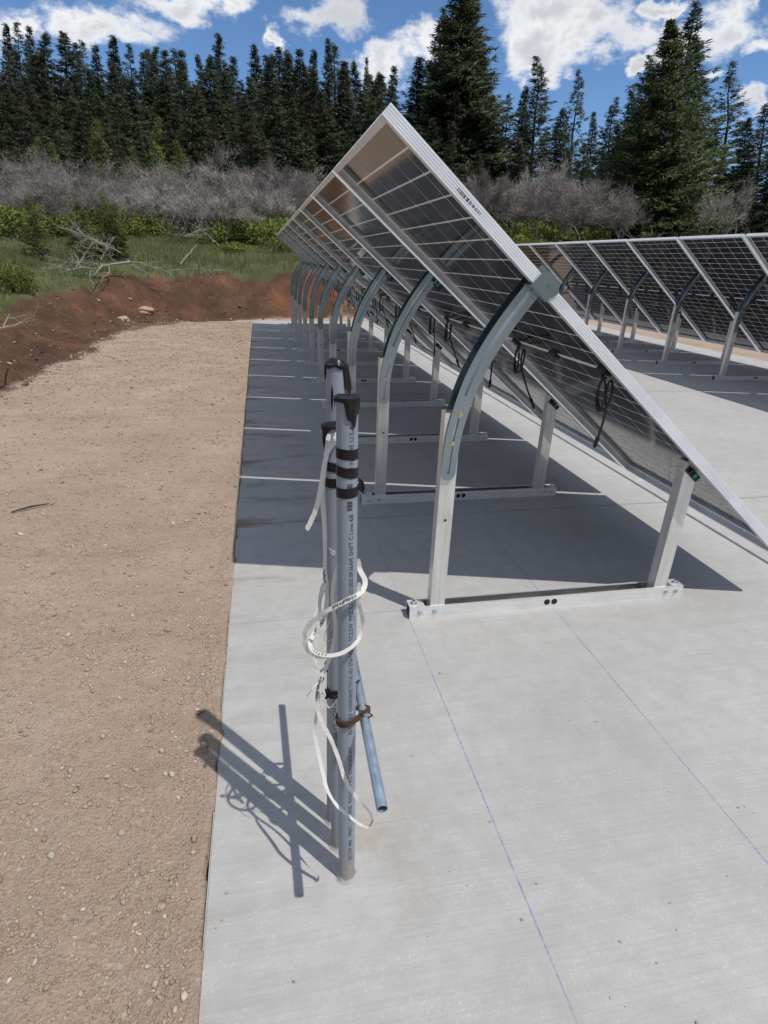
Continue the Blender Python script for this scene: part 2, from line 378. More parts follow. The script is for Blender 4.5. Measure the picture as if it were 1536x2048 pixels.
PVC = m_pvc(); TAPE = simple('black_vinyl_tape', (.008, .008, .010), .34, 0, .3, 90, .3, .3)
INK = simple('black_ink', (.02, .022, .026), .7); EMT = simple('galvanised_tube', (.40, .50, .60), .34, .75, .35, 55)
RUST = simple('rusty_wire', (.075, .042, .022), .8, .2, .5, 120); DARKWIRE = simple('black_tie_wire', (.016, .014, .013), .6, .3, .3, 120)
BLUE = None
def m_chalk():
    m, n, l, p = mat('blue_chalk')
    p.inputs['Base Color'].default_value = (.10, .18, .56, 1); p.inputs['Roughness'].default_value = .9
    t = tex(n, l, 'Noise', 1., 'Object', 5, .7, (120, 120, 1)); t2 = tex(n, l, 'Noise', 3., 'Object', 3, .6)
    a = nmath(n, l, 'MULTIPLY', mrange(n, l, t.outputs['Fac'], .34, .62, 0, .62), mrange(n, l, t2.outputs['Fac'], .3, .6, .35, 1.))
    l.new(a, p.inputs['Alpha']); return m
CHALK = m_chalk()
def m_pull():
    m, n, l, p = mat('white_pull_tape')
    t = tex(n, l, 'Noise', 45, 'Object', 3, .6)
    c = mixc(n, l, mrange(n, l, t.outputs['Fac'], .56, .66, 0, .25), (.74, .73, .68), (.52, .49, .43))
    l.new(c, p.inputs['Base Color']); p.inputs['Roughness'].default_value = .6
    tr = n.new('ShaderNodeBsdfTranslucent'); l.new(c, tr.inputs[0]); mx = n.new('ShaderNodeMixShader'); mx.inputs[0].default_value = .3
    l.new(p.outputs[0], mx.inputs[1]); l.new(tr.outputs[0], mx.inputs[2]); l.new(mx.outputs[0], n['Material Output'].inputs[0]); return m
PULL = m_pull()
NEEDLE = m_leaf('fir_needles', [(.25, (.028, .038, .025)), (.5, (.066, .082, .048)), (.68, (.112, .128, .070)), (.85, (.170, .182, .096))], .25)
NEEDLE2 = m_leaf('bright_fir_needles', [(.25, (.032, .048, .021)), (.5, (.078, .104, .042)), (.72, (.140, .168, .064)), (.9, (.20, .222, .085))], .25)
NEEDLE3 = m_leaf('young_fir_needles', [(.25, (.075, .098, .030)), (.5, (.150, .185, .052)), (.72, (.23, .26, .075)), (.9, (.30, .32, .11))], .3)
BUSHLEAF = m_leaf('manzanita_leaves', [(.25, (.055, .075, .018)), (.5, (.140, .175, .040)), (.7, (.22, .25, .062)), (.9, (.30, .32, .095))], .35, 2.2)
GRASS = m_leaf('grass_blades', [(.25, (.100, .122, .048)), (.5, (.170, .200, .085)), (.7, (.25, .262, .125)), (.9, (.40, .365, .23))], .3, .6)
BARK = simple('conifer_bark', (.060, .046, .036), .9, 0, .35, 12); OAKBARK = simple('oak_bark', (.155, .140, .130), .9, 0, .35, 14)
TWIG = m_leaf('oak_twigs', [(.25, (.140, .124, .118)), (.5, (.215, .192, .183)), (.75, (.295, .265, .250)), (.9, (.38, .34, .31))], .0, 1.2, .9, .85, 1.65)
DEAD = simple('bleached_deadwood', (.26, .235, .21), .85, 0, .35, 10)
PEBBLE = m_island('pebbles', [(0, (.30, .225, .168)), (.45, (.385, .298, .228)), (.8, (.455, .365, .285)), (.93, (.56, .47, .38)), (.975, (.33, .30, .275)), (1, (.60, .53, .45))])
REDSTONE = m_island('stones_in_red_soil', [(0, (.060, .034, .024)), (.55, (.14, .070, .043)), (.82, (.23, .115, .065)), (.95, (.42, .31, .22)), (1, (.50, .40, .31))])
ROCK = simple('pale_rock', (.36, .27, .20), .9, 0, .35, 9, None, .6)

# ------------------------------------------------------------------ the ground
PADP = np.array([(-2.75, -8), (-2.45, 3), (-2.38, 8.8), (-2.45, 10.9), (-2.12, 12.1), (-1.6, 13.0), (-.24, 13.6), (2.07, 14.3), (5.5, 14.7), (11, 14.8), (11.5, -8)])
def pad_dist(P):
    """signed distance to the edge of the levelled pad, positive outside"""
    P = np.asarray(P, float); d = np.full(len(P), 1e9); ins = np.zeros(len(P), bool); n = len(PADP)
    for i in range(n):
        a, b = PADP[i], PADP[(i+1) % n]; ab = b-a
        t = np.clip(((P-a)@ab)/(ab@ab), 0, 1); q = P-(a+t[:, None]*ab)
        d = np.minimum(d, np.hypot(q[:, 0], q[:, 1]))
        c = ((a[1] > P[:, 1]) != (b[1] > P[:, 1]))
        xi = a[0]+(P[:, 1]-a[1])/(b[1]-a[1]+1e-12)*ab[0]
        ins ^= c & (P[:, 0] < xi)
    return np.where(ins, -d, d)
def vnoise(X, Y, s, seed):
    """smooth lattice noise, -1..1, vectorised"""
    x = X/s+seed*17.3; y = Y/s+seed*5.1; xi = np.floor(x).astype(np.int64); yi = np.floor(y).astype(np.int64); fx, fy = x-xi, y-yi
    fx = fx*fx*(3-2*fx); fy = fy*fy*(3-2*fy)
    def hsh(a, b):
        h = (a*374761393+b*668265263+seed*982451653) & 0x7fffffff
        h = ((h ^ (h >> 13))*1274126177) & 0x7fffffff
        return ((h ^ (h >> 16)) & 0xffff)/32767.5-1
    return (hsh(xi, yi)*(1-fx)+hsh(xi+1, yi)*fx)*(1-fy)+(hsh(xi, yi+1)*(1-fx)+hsh(xi+1, yi+1)*fx)*fy
def sstep(t): t = np.clip(t, 0, 1); return t*t*(3-2*t)
SLABX = (-.176, 7.45); SLABY = (-3.0, 13.35)
def height(X, Y):
    X = np.asarray(X, float); Y = np.asarray(Y, float)
    d = pad_dist(np.stack([X, Y], 1)) + .16*vnoise(X, Y, .9, 3) + .07*vnoise(X, Y, .3, 4)
    hb = np.clip(.38+.080*(Y-8), .18, .98) + .13*np.clip((X+1)/2, 0, 1.3)
    z = hb*sstep(d/1.25*.85+.0) * np.where(d > 0, 1, 0) + .082*np.maximum(0, d-1.2)
    z = np.where(d > 40, z+.05*(d-40)*np.clip((8-X)/30, 0, 1), z)
    z = np.minimum(z, 60)
    bank = sstep(d/.3)*(1-sstep((d-1.4)/.8))
    z += bank*(.050*vnoise(X, Y, .6, 5)+.040*vnoise(X, Y, .19, 6)+.032*vnoise(X, Y, .085, 7))
    z += sstep((d-1.3)/1.)*(.06*vnoise(X, Y, 1.1, 8)+.02*vnoise(X, Y, .35, 9))
    pad = 1-sstep((d+.2)/.4)
    z += pad*(-.009+.008*vnoise(X, Y, .45, 10)+.005*vnoise(X, Y, .16, 11)+.0035*vnoise(X, Y, .07, 12))
    lap = np.exp(-((X-SLABX[0]+.01)/.05)**2)*(Y < 13.3)
    z += pad*lap*(.0105+.004*vnoise(X, Y, .05, 13)+.003*vnoise(X, Y, .018, 14))
    under = (X > SLABX[0]+.006+.008*vnoise(X, Y, .11, 15)+.006*vnoise(X, Y, .035, 16)) & (X < SLABX[1]-.015) & (Y > SLABY[0]+.015) & (Y < SLABY[1]-.015)
    return np.where(under, -.09, z)
def gz(x, y): return float(height([x], [y])[0])
def axis(parts):
    out = []
    for a, b, s in parts: out += list(np.arange(a, b, s))
    return np.array(out+[parts[-1][1]])
xs = axis([(-900, -120, 60), (-120, -30, 6), (-30, -9, .8), (-9, -4.4, .10), (-4.4, -.25, .035), (-.25, -.12, .007), (-.12, 3.2, .12), (3.2, 12, .5), (12, 60, 2.5), (60, 180, 10), (180, 900, 60)])
ys = axis([(-300, -40, 30), (-40, -2, 3), (-2, .3, .3), (.3, 3.5, .03), (3.5, 10, .055), (10, 16.5, .055), (16.5, 30, .3), (30, 80, 2), (80, 200, 10), (200, 1500, 80)])
GX, GY = np.meshgrid(xs, ys); gx, gy = GX.ravel(), GY.ravel()
gzv = height(gx, gy)
dd = pad_dist(np.stack([gx, gy], 1)) + .10*vnoise(gx, gy, .7, 21)+.07*vnoise(gx, gy, .22, 22)+.04*vnoise(gx, gy, .09, 23)
zone = np.zeros((len(gx), 3), np.float32)
zone[:, 0] = 1-sstep((dd+.12)/.16)
zone[:, 1] = sstep((dd-1.12-.10*vnoise(gx, gy, .35, 24))/.16)
zone[:, 2] = sstep((gx-.1)/.5)*(1-sstep((gx-3.5)/1.5))*sstep((gy-13.2)/.3)*(1-zone[:, 1])*(1-zone[:, 0])*np.clip(.25+.9*vnoise(gx, gy, .35, 26), 0, .8)
nx, ny = len(xs), len(ys); ii = np.arange(nx*ny).reshape(ny, nx)
F = np.stack([ii[:-1, :-1].ravel(), ii[:-1, 1:].ravel(), ii[1:, 1:].ravel(), ii[1:, :-1].ravel()], 1)
me = np_mesh('ground', np.stack([gx, gy, gzv], 1), F, EARTH)
at = me.attributes.new('zone', 'FLOAT_VECTOR', 'POINT'); at.data.foreach_set('vector', zone.ravel())
me.polygons.foreach_set('use_smooth', [True]*len(me.polygons))
tag(link('ground', me), 'tan gravel pad ringed by a cut bank of red soil and rising turf', None, None, 'structure')

# concrete: three strips side by side, each cast in bays with open joints
JX = [(-.176, 2.258), (2.272, 4.775), (4.787, 7.45)]; JY = [-3.0, .15-.0, 2.827, 5.85, 8.87, 11.3, 13.35]
JY = [-3.0, 2.827, 5.85, 8.87, 13.35]
for (x0, x1) in JX:
    for j in range(len(JY)-1):
        bm = bmesh.new(); y0, y1 = JY[j]+(.003 if j else 0), JY[j+1]-(.003 if j < len(JY)-2 else 0)
        bmesh.ops.create_cube(bm, size=1)
        for v in bm.verts: v.co = Vector(((x0+x1)/2+v.co.x*(x1-x0), (y0+y1)/2+v.co.y*(y1-y0), -.06+v.co.z*.12))
        bmesh.ops.bevel(bm, geom=[e for e in bm.edges if abs(e.verts[0].co.z) < 1e-4 and abs(e.verts[1].co.z) < 1e-4], offset=.004, segments=2, affect='EDGES')
        me = bpy.data.meshes.new('concrete_slab'); bm.to_mesh(me); bm.free(); me.materials.append(CONC)
        tag(link('concrete_slab', me), None, None, None, 'structure')
# blue chalk layout lines snapped on the slab
def chalk(x0, y0, x1, y1, label, w=.0030):
    b = MB(); n = 40; a = Vector((x0, y0, .0012)); c = Vector((x1, y1, .0012)); t = (c-a).normalized(); s = Vector((-t.y, t.x, 0))*w/2
    P = [a+(c-a)*k/n for k in range(n+1)]
    vs = [q for p in P for q in (p+s, p-s)]
    b.add(vs, [(2*k, 2*k+1, 2*k+3, 2*k+2) for k in range(n)])
    tag(b.build('chalk_line', CHALK), label, 'chalk line', 'blue chalk layout lines')
chalk(.495, .2, .487, 13.0, 'blue chalk line running from the near edge to the first frame\'s left foot')
chalk(1.082, .2, 1.065, 13.0, 'blue chalk line running under the middle of the first frame\'s base rail')
chalk(-.172, 1.925, 2.24, 1.912, 'faint blue chalk line crossing the slab beneath the nearest frame')

# ------------------------------------------------------------------ solar panels
PITCH_Y = 1.155; PW = 1.112; PL = 2.19; TH = R(40.19); Y0 = 1.778
PTOP = Vector((.3535, 0, 1.627))
UD = Vector((math.cos(TH), 0, -math.sin(TH))); ND = Vector((math.sin(TH), 0, math.cos(TH)))   # down the slope, sunward normal
BASE = PTOP + UD*PL/1.0
def pp(u, v, w):                            # panel coordinates -> offset from the panel's foot (middle of lower edge)
    return PTOP + UD*u + ND*w - BASE + Vector((0, v-PW/2, 0))
FD = .035                                   # frame depth
def prof(side):                             # long-side section (v, w), outer face grooved, lip turned in at the back
    o = [(0, 0)]
    for g in (.0075, .0145, .0215, .0285):
        o += [(0, -g+.0014), (.0014, -g+.0006), (.0014, -g-.0006), (0, -g-.0014)]
    o += [(0, -FD), (.024, -FD), (.024, -FD+.0022), (.0028, -FD+.0022), (.0028, -.010), (.0105, -.010), (.0105, 0)]
    return [(p[0] if side == 0 else PW-p[0], p[1]) for p in o]
def mesh_longrail(side):
    b = MB(); b.prism([pp(0, v, w) for v, w in prof(side)], UD*PL); return b.mesh('frame_rail', ALU_FRAME)
def mesh_endrail(end):
    b = MB(); e = .0035
    q = [(0, 0), (0, -FD), (.022, -FD), (.022, -FD+.0022), (.0028, -FD+.0022), (.0028, -.010), (.0105, -.010), (.0105, 0)]
    q = [(x+.0006 if end == 0 else PL-.0006-x, y-.0006) for x, y in q]
    b.prism([pp(u, e, w) for u, w in q], (0, PW-2*e, 0)); return b.mesh('frame_rail', ALU_FRAME)
LR = [mesh_longrail(0), mesh_longrail(1)]; ER = [mesh_endrail(0), mesh_endrail(1)]
b = MB(); b.add([pp(.009, .009, -.0062), pp(PL-.009, .009, -.0062), pp(PL-.009, PW-.009, -.0062), pp(.009, PW-.009, -.0062)], [(0, 1, 2, 3)])
SHEETM = b.mesh('laminate', SHEET)
NR, NC = 24, 6; cw = (PW-.036)/NC; mg = .020; rh = (PL-.040-.014-.012)/NR
def cell_uv(r, c):
    u = .022+r*rh+(.016 if r >= NR//2 else 0); v = .018+c*cw
    return u+.0034, u+rh-.0034, v+.0036, v+cw-.0036
def cell_shape(b, u0, u1, v0, v1, org):
    k = .0012; h = -.0071; x = .004
    top = [(u0+x, v0), (u1-x, v0), (u1, v0+x), (u1, v1-x), (u1-x, v1), (u0+x, v1), (u0, v1-x), (u0, v0+x)]
    b.prism([pp(u, v, -.0052)-org for u, v in top], ND*(h+.0052))
u0, u1, v0, v1 = cell_uv(0, 0); CORG = pp((u0+u1)/2, (v0+v1)/2, -.0064)
b = MB(); cell_shape(b, u0, u1, v0, v1, CORG); CELLM = b.mesh('solar_cell', CELL)
b = MB()
for r in range(NR):
    for c in range(NC): cell_shape(b, *cell_uv(r, c), Vector((0, 0, 0)))
CELLS_ALL = b.mesh('solar_cells', CELL)
UM = .022+12*rh+.006
# junction boxes on the middle seam and the two leads with their plugs
def mesh_jbox(v):
    b = MB(); c = pp(UM, v, -.0135); rot = Matrix((UD, Vector((0, 1, 0)), ND)).transposed()
    b.box(c, (.030, .062, .012), rot); b.box(c+UD*.002, (.018, .075, .007), rot)
    return b.mesh('junction_box', BLACK)
JB = [mesh_jbox(v) for v in (.16, .55, .94)]
def lead(v, sgn, seed, tail):
    q = random.Random(seed); b = MB(); a = pp(UM+.012, v, -.019); pts = [a, a+Vector((-.012, sgn*.02, -.012))]
    c = a+Vector((-.020, sgn*.045, -.065))
    for k in range(0, 40):
        t = 2*math.pi*k/16*sgn+math.pi/2; pts.append(c+Vector((.012*math.sin(t*.37)+.0006*k, math.cos(t)*(.032-.00012*k), math.sin(t)*(.060-.0003*k))))
    e = pts[-1]; L = .09+.05*q.random()
    for k in range(1, 8):
        t = k/7; pts.append(e+Vector((.03*t, tail*(.05*t+.02*t*t), -L*t)))
    b.tube(pts, .0042, 6); m1 = b.mesh('lead', CABLE, True)
    b = MB(); e2 = pts[-1]; dv = (pts[-1]-pts[-3]).normalized()
    b.tube([e2-dv*.004, e2, e2+dv*.018, e2+dv*.02, e2+dv*.042, e2+dv*.052], [.0045, .0078, .0085, .0068, .0070, .0045], 8)
    return m1, b.mesh('plug', BLACK, True)
LEADS = [lead(.17, -1, 2, 1), lead(.93, -1, 5, -1)]
def serial_mesh():
    b = MB(); q = random.Random(4); u = .27
    rot = Matrix((UD, Vector((0, 1, 0)), ND)).transposed()
    for k in range(16):
        w = q.choice((.002, .003, .0045)); h = .010 if k < 9 else .006
        b.box(pp(u, -.0003, -.0180), (w, .0006, h), rot); u += w+q.choice((.0022, .004))
    return b.mesh('serial_print', INK)
SERIAL = serial_mesh()
ORD = ['first', 'second', 'third', 'fourth', 'fifth', 'sixth', 'seventh', 'eighth', 'ninth', 'tenth', 'eleventh']
def make_panel(X, k, label, group, split, serial=False):
    t = empty('solar_panel', BASE+Vector((X, Y0+k*PITCH_Y+PW/2, 0)), label, 'solar panel', group)
    for m in LR+ER: link('frame_rail', m, t)
    link('laminate', SHEETM, t)
    if split:
        for r in range(NR):
            for c in range(NC):
                a0, a1, c0, c1 = cell_uv(r, c); link('solar_cell', CELLM, t, pp((a0+a1)/2, (c0+c1)/2, -.0064))
    else: tag(link('solar_cells', CELLS_ALL, t), None, None, None, 'stuff')
    for m in JB: link('junction_box', m, t)
    for m, pm in LEADS:
        o = link('lead', m, t); link('plug', pm, o)
    if serial: link('serial_print', SERIAL, t)
    return t
ROW2X = 4.929; Y02 = 7.4896-1.762+.016-5*PITCH_Y      # shift so that both rows share one grid of seams
ROW2DY = 7.4896-1.7622-5*PITCH_Y
for k in range(9):
    lab = 'dark solar panel nearest the camera, at the near end of the front row' if k == 0 else \
          ('dark solar panel at the far end of the front row' if k == 8 else 'dark solar panel, %s from the near end of the front row' % ORD[k])
    make_panel(0, k, lab, 'solar panels of the front row', k < 3, k == 0)
for k in range(2, 10):                       # numbered along the row as seen, from the right picture edge
    i = k-3
    lab = 'solar panel of the rear row cut off by the right picture edge' if k == 2 else \
          'solar panel in the rear row, %s one wholly in view from the right' % ORD[k-3] if k < 8 else \
          ('solar panel at the far end of the rear row, mostly hidden by the front row' if k == 9 else 'reddish solar panel of the rear row just right of the front row\'s edge')
    t = make_panel(ROW2X, k, lab, 'solar panels of the rear row', k in (3, 4)); t.location.y += ROW2DY

# ------------------------------------------------------------------ support frames
XF, XR = .602, 1.548; PWD = .056
def lean(z): return -.042*z/1.2
def shear(me):
    for v in me.vertices: v.co.y += lean(v.co.z)
    return me
def cl(pts, n):                              # smooth the brace's centre line
    out = []; P = [Vector(p) for p in pts]
    for i in range(len(P)-1):
        p0, p1, p2, p3 = P[max(i-1, 0)], P[i], P[i+1], P[min(i+2, len(P)-1)]
        for k in range(n):
            t = k/n; out.append(.5*((2*p1)+(p2-p0)*t+(2*p0-5*p1+4*p2-p3)*t*t+(3*p1-p0-3*p2+p3)*t**3))
    out.append(P[-1]); return out
BR = cl([(x_+.0035, z_, 0) for x_, z_, _ in [(.858, 1.236, 0), (.800, 1.165, 0), (.740, 1.080, 0), (.687, .990, 0), (.645, .895, 0), (.618, .800, 0), (.602, .710, 0), (.594, .590, 0)]], 5)
def flange(y, th, hw=.0292):
    """curved plate with a slot at its lower end"""
    b = MB(); n = len(BR); st = []
    for i, p in enumerate(BR):
        t = (BR[min(i+1, n-1)]-BR[max(i-1, 0)]).normalized(); nn = Vector((t.y, -t.x, 0)); st.append((p, nn, t))
    rows = []
    for i, (p, nn, t) in enumerate(st):
        h = hw*(.86+.14*min(1, (p.y-.55)/.5)); sl = .0042
        rows.append([p-nn*h, p-nn*sl, p+nn*sl, p+nn*h, p.y])
    p, nn, t = st[-1]; h = rows[-1][3]-p; h = h.length
    for a in (25, 50, 72): rows.append([p+t*h*math.sin(R(a))-nn*h*math.cos(R(a)), p+t*h*math.sin(R(a))-nn*.0042*math.cos(R(a)), p+t*h*math.sin(R(a))+nn*.0042*math.cos(R(a)), p+t*h*math.sin(R(a))+nn*h*math.cos(R(a)), 0])
    def P3(q, yy): return (q.x, yy, q.y)
    vs = []
    for r in rows:
        for q in r[:4]: vs += [P3(q, y), P3(q, y+th)]
    fs = []
    for i in range(len(rows)-1):
        slot = .60 < rows[i][4] < .80
        for c in range(3):
            if c == 1 and slot: continue
            a, d = i*8+c*2, (i+1)*8+c*2
            fs += [(a, a+2, d+2, d), (a+1, d+1, d+3, a+3)]
            if c == 0 or (slot and c == 2): fs.append((a, d, d+1, a+1))
            if c == 2 or (slot and c == 0): fs.append((a+2, a+3, d+3, d+2))
    e = (len(rows)-1)*8; fs += [(0, 1, 3, 2), (2, 3, 5, 4), (4, 5, 7, 6), (e, e+2, e+3, e+1), (e+2, e+4, e+5, e+3), (e+4, e+6, e+7, e+5)]
    b.add(vs, fs)
    # pressed stiffening rib
    for i in range(2, n-1):
        p, nn, t = st[i]; p2, nn2, _ = st[i+1]
        if p2.y < .84: break
        yy = y-.0034 if y < .03 else y+th
        b.add([P3(p-nn*.007, y if y < .03 else y+th), P3(p, yy if y < .03 else yy+.0034), P3(p+nn*.007, y if y < .03 else y+th),
               P3(p2-nn2*.007, y if y < .03 else y+th), P3(p2, yy if y < .03 else yy+.0034), P3(p2+nn2*.007, y if y < .03 else y+th)], [(0, 1, 4, 3), (1, 2, 5, 4)])
    return b, st, hw
RY0, RY1 = 0.0, .056                         # rail front and back face, local y
def frame_meshes():
    D = {}
    b = MB(); th = .0042; zt = .052; xa, xb = .494, 1.655
    b.span((xa, RY0, 0), (xb, RY0+th, zt)); b.span((xa, RY1-th, 0), (xb, RY1, zt)); b.span((xa, RY0+th, 0), (xb, RY1-th, th), 1); b.span((xa, RY1-th-.0006, th), (xb, RY1-th+.0003, zt-.004), 1)  # floor and back lining paint in the channel's inner shade
    b.span((xa, RY0+th, zt-.003), (xa+.06, RY1-th, zt-.0005)); b.span((xb-.05, RY0+th, zt-.003), (xb, RY1-th, zt-.0005))
    D['base_rail'] = b.mesh('base_rail', [ALU_RAIL, ALU_IN_SHADE])
    for nm, x, z in (('front_post', XF, .80), ('rear_post', XR, .592)):
        b = MB(); h = PWD/2; wl = .003; a0, a1 = RY0+th+.001, RY1-th-.001
        b.span((x-h, a0, .006), (x+h, a0+wl, z)); b.span((x-h, a1-wl, .006), (x+h, a1, z)); b.span((x-h, a0+wl, .006), (x-h+wl, a1-wl, z-.0005)); b.span((x+h-wl, a0+wl, .006), (x+h, a1-wl, z-.0005))
        if nm == 'rear_post':                # cut aslant to meet the panel
            for i, v in enumerate(b.v):
                if v[2] > .5: b.v[i] = (v[0], v[1], v[2]+(x-v[0])*-.25+.012)
        D[nm] = shear(b.mesh(nm, ALU_POST))
    b, st, hw = flange(RY0-.0026, .0026); b2, _, _ = flange(RY1, .0026)
    b.add(b2.v, b2.f)
    vs = []; m = 0
    for i, (p, nn, t) in enumerate(st):
        if p.y < .795: break
        h = hw*(.86+.14*min(1, (p.y-.55)/.5)); q = p+nn*h*-1; q2 = q+nn*.0026
        vs += [(q.x, RY0-.0024, q.y), (q.x, RY1+.0024, q.y), (q2.x, RY0-.0024, q2.y), (q2.x, RY1+.0024, q2.y)]; m += 1
    fs = []
    for i in range(m-1):
        a, d = i*4, i*4+4; fs += [(a, a+1, d+1, d), (a+2, d+2, d+3, a+3), (a, d, d+2, a+2), (a+1, a+3, d+3, d+1)]
    b.add(vs, fs); D['brace'] = shear(b.mesh('brace', GALV))
    def bolt(c, d, r, h, mt, hexa=True):
        q = MB(); q.disc(c, d, r*1.7, h*.25, 14); q.disc(Vector(c)+Vector(d).normalized()*h*.25, d, r, h, 6 if hexa else 12); return q
    bl = []
    for x, z in ((.533, .027), (.592, .027), (XR+.03, .027), (XR+.075, .027)): bl.append((bolt((x, RY0, z), (0, -1, 0), .0062, .006, ZINC), ZINC))
    for x in (.515, 1.634): bl.append((bolt((x, .028, .0515), (0, 0, 1), .0075, .010, ZINC), ZINC))
    for x, z in ((.622, .795), (.603, .697)): bl.append((bolt((x, RY0-.003+lean(z), z), (0, -1, 0), .0050, .005, BRASSY, False), BRASSY))
    bl.append((bolt((.829, RY0-.003+lean(1.19), 1.19), (0, -1, 0), .0055, .005, BRASSY, False), BRASSY))
    D['bolt'] = [q.mesh('bolt', mt, True) for q, mt in bl]
    hp = []  # black discs on the metal imitate the dark of open holes
    for x in (1.052, 1.083):
        q = MB(); q.disc((x, RY0+.0005, .027), (0, -1, 0), .0125, .0016, 16); hp.append(q.mesh('hole_shade', HOLE))
    q = MB(); q.disc((XF+.002, RY0+th+.0015+lean(.41), .41), (0, -1, 0), .0052, .0008, 12); hp.append(q.mesh('hole_shade', HOLE))
    q = MB(); q.disc((XR+.018, RY0+th+.0015+lean(.585), .578), (0, -1, 0), .0045, .0008, 12); hp.append(q.mesh('hole_shade', HOLE))
    D['hole_shade'] = hp
    rot = Matrix((UD, Vector((0, 1, 0)), ND)).transposed()
    def onp(X, w): u = (X-PTOP.x-ND.x*w)/UD.x; return PTOP+UD*u+ND*w
    # clamp under the seam between two panels, front and rear
    cl_ = []
    for X, z in ((.838, 1.2), (XR+.006, .6)):
        c = onp(X, -FD-.014)+Vector((0, .028+lean(z), 0)); q = MB()
        q.box(c, (.070, .058, .024), rot); q.box(c+ND*.004-UD*.02, (.012, .075, .018), rot); cl_.append(q.mesh('clamp', BLACK))
        q = MB(); q.disc(c+Vector((0, -.0295, 0))+UD*.008, (0, -1, 0), .0085, .005, 10); q.disc(c+Vector((0, -.0345, 0))+UD*.003, (-.5, -1, .2), .0042, .009, 8); cl_.append(q.mesh('ground_clip', GREEN, True))
    D['clamp'] = cl_
    # cleat that tops the rear post: pale bent tab
    c = onp(XR-.012, -FD-.018)+Vector((0, .028+lean(.6), 0)); q = MB(); q.box(c, (.020, .044, .030)); q.disc(c+Vector((-.012, -.004, .004)), (-1, -.2, 0), .009, .014, 8)
    D['cleat'] = q.mesh('cleat', ZINC)
    return D
FM = frame_meshes()
# end bracket lapped over the outer panel edge, only on the end frame
def end_bracket():
    b = MB(); y = RY0-.048; rot = Matrix((UD, Vector((0, 1, 0)), ND)).transposed()
    def onp(X, w): u = (X-PTOP.x-ND.x*w)/UD.x; return PTOP+UD*u+ND*w
    c = onp(.842, -FD*.45); y0 = -.084
    poly = [(-.052, -.034), (-.048, .026), (-.018, .046), (.034, .046), (.056, .014), (.040, -.034)]
    b.prism([Vector((c.x, y0, c.z))+UD*p[0]*.78+ND*p[1]*.78 for p in poly], (0, .0035, 0))
    b.prism([Vector((c.x, y0+.0032, c.z))+UD*p[0]*.78+ND*p[1]*.78 for p in ((-.052, -.040), (.040, -.040), (.040, -.034), (-.052, -.034))], (0, .05, 0))
    b.disc((c.x+.010, y0, c.z+.006), (0, -1, 0), .0085, .002, 14); b.disc((c.x+.010, y0-.002, c.z+.006), (0, -1, 0), .004, .0035, 10)
    return b.mesh('end_bracket', GALV)
ENDB = end_bracket()
def make_frame(X, y, label, group, end=False):
    t = empty('support_frame', (X, y, 0), label, 'support frame', group)
    for nm in ('base_rail', 'front_post', 'rear_post', 'brace', 'cleat'): link(nm, FM[nm], t)
    for m in FM['bolt']: link('bolt', m, t)
    for m in FM['hole_shade']: link('hole_shade', m, t)
    for i, m in enumerate(FM['clamp']):
        if end and i < 2: continue
        link('clamp' if i % 2 == 0 else 'ground_clip', m, t)
    if end: link('end_bracket', ENDB, t)
    return t
RAILY = 1.856
for k in range(10):
    lab = 'silver support frame nearest the camera, with curved brace and two posts' if k == 0 else \
          ('curved support frame at the far end of the front row' if k == 9 else 'curved support frame, %s from the near end of the front row' % ORD[k])
    make_frame(0, RAILY+k*PITCH_Y, lab, 'support frames of the front row', k == 0)
for k in range(2, 11):
    lab = 'support frame of the rear row outside the right picture edge' if k == 2 else \
          'support frame with brace in the rear row, %s in view from the right' % ORD[k-3]
    make_frame(ROW2X, RAILY+k*PITCH_Y+ROW2DY, lab, 'support frames of the rear row')

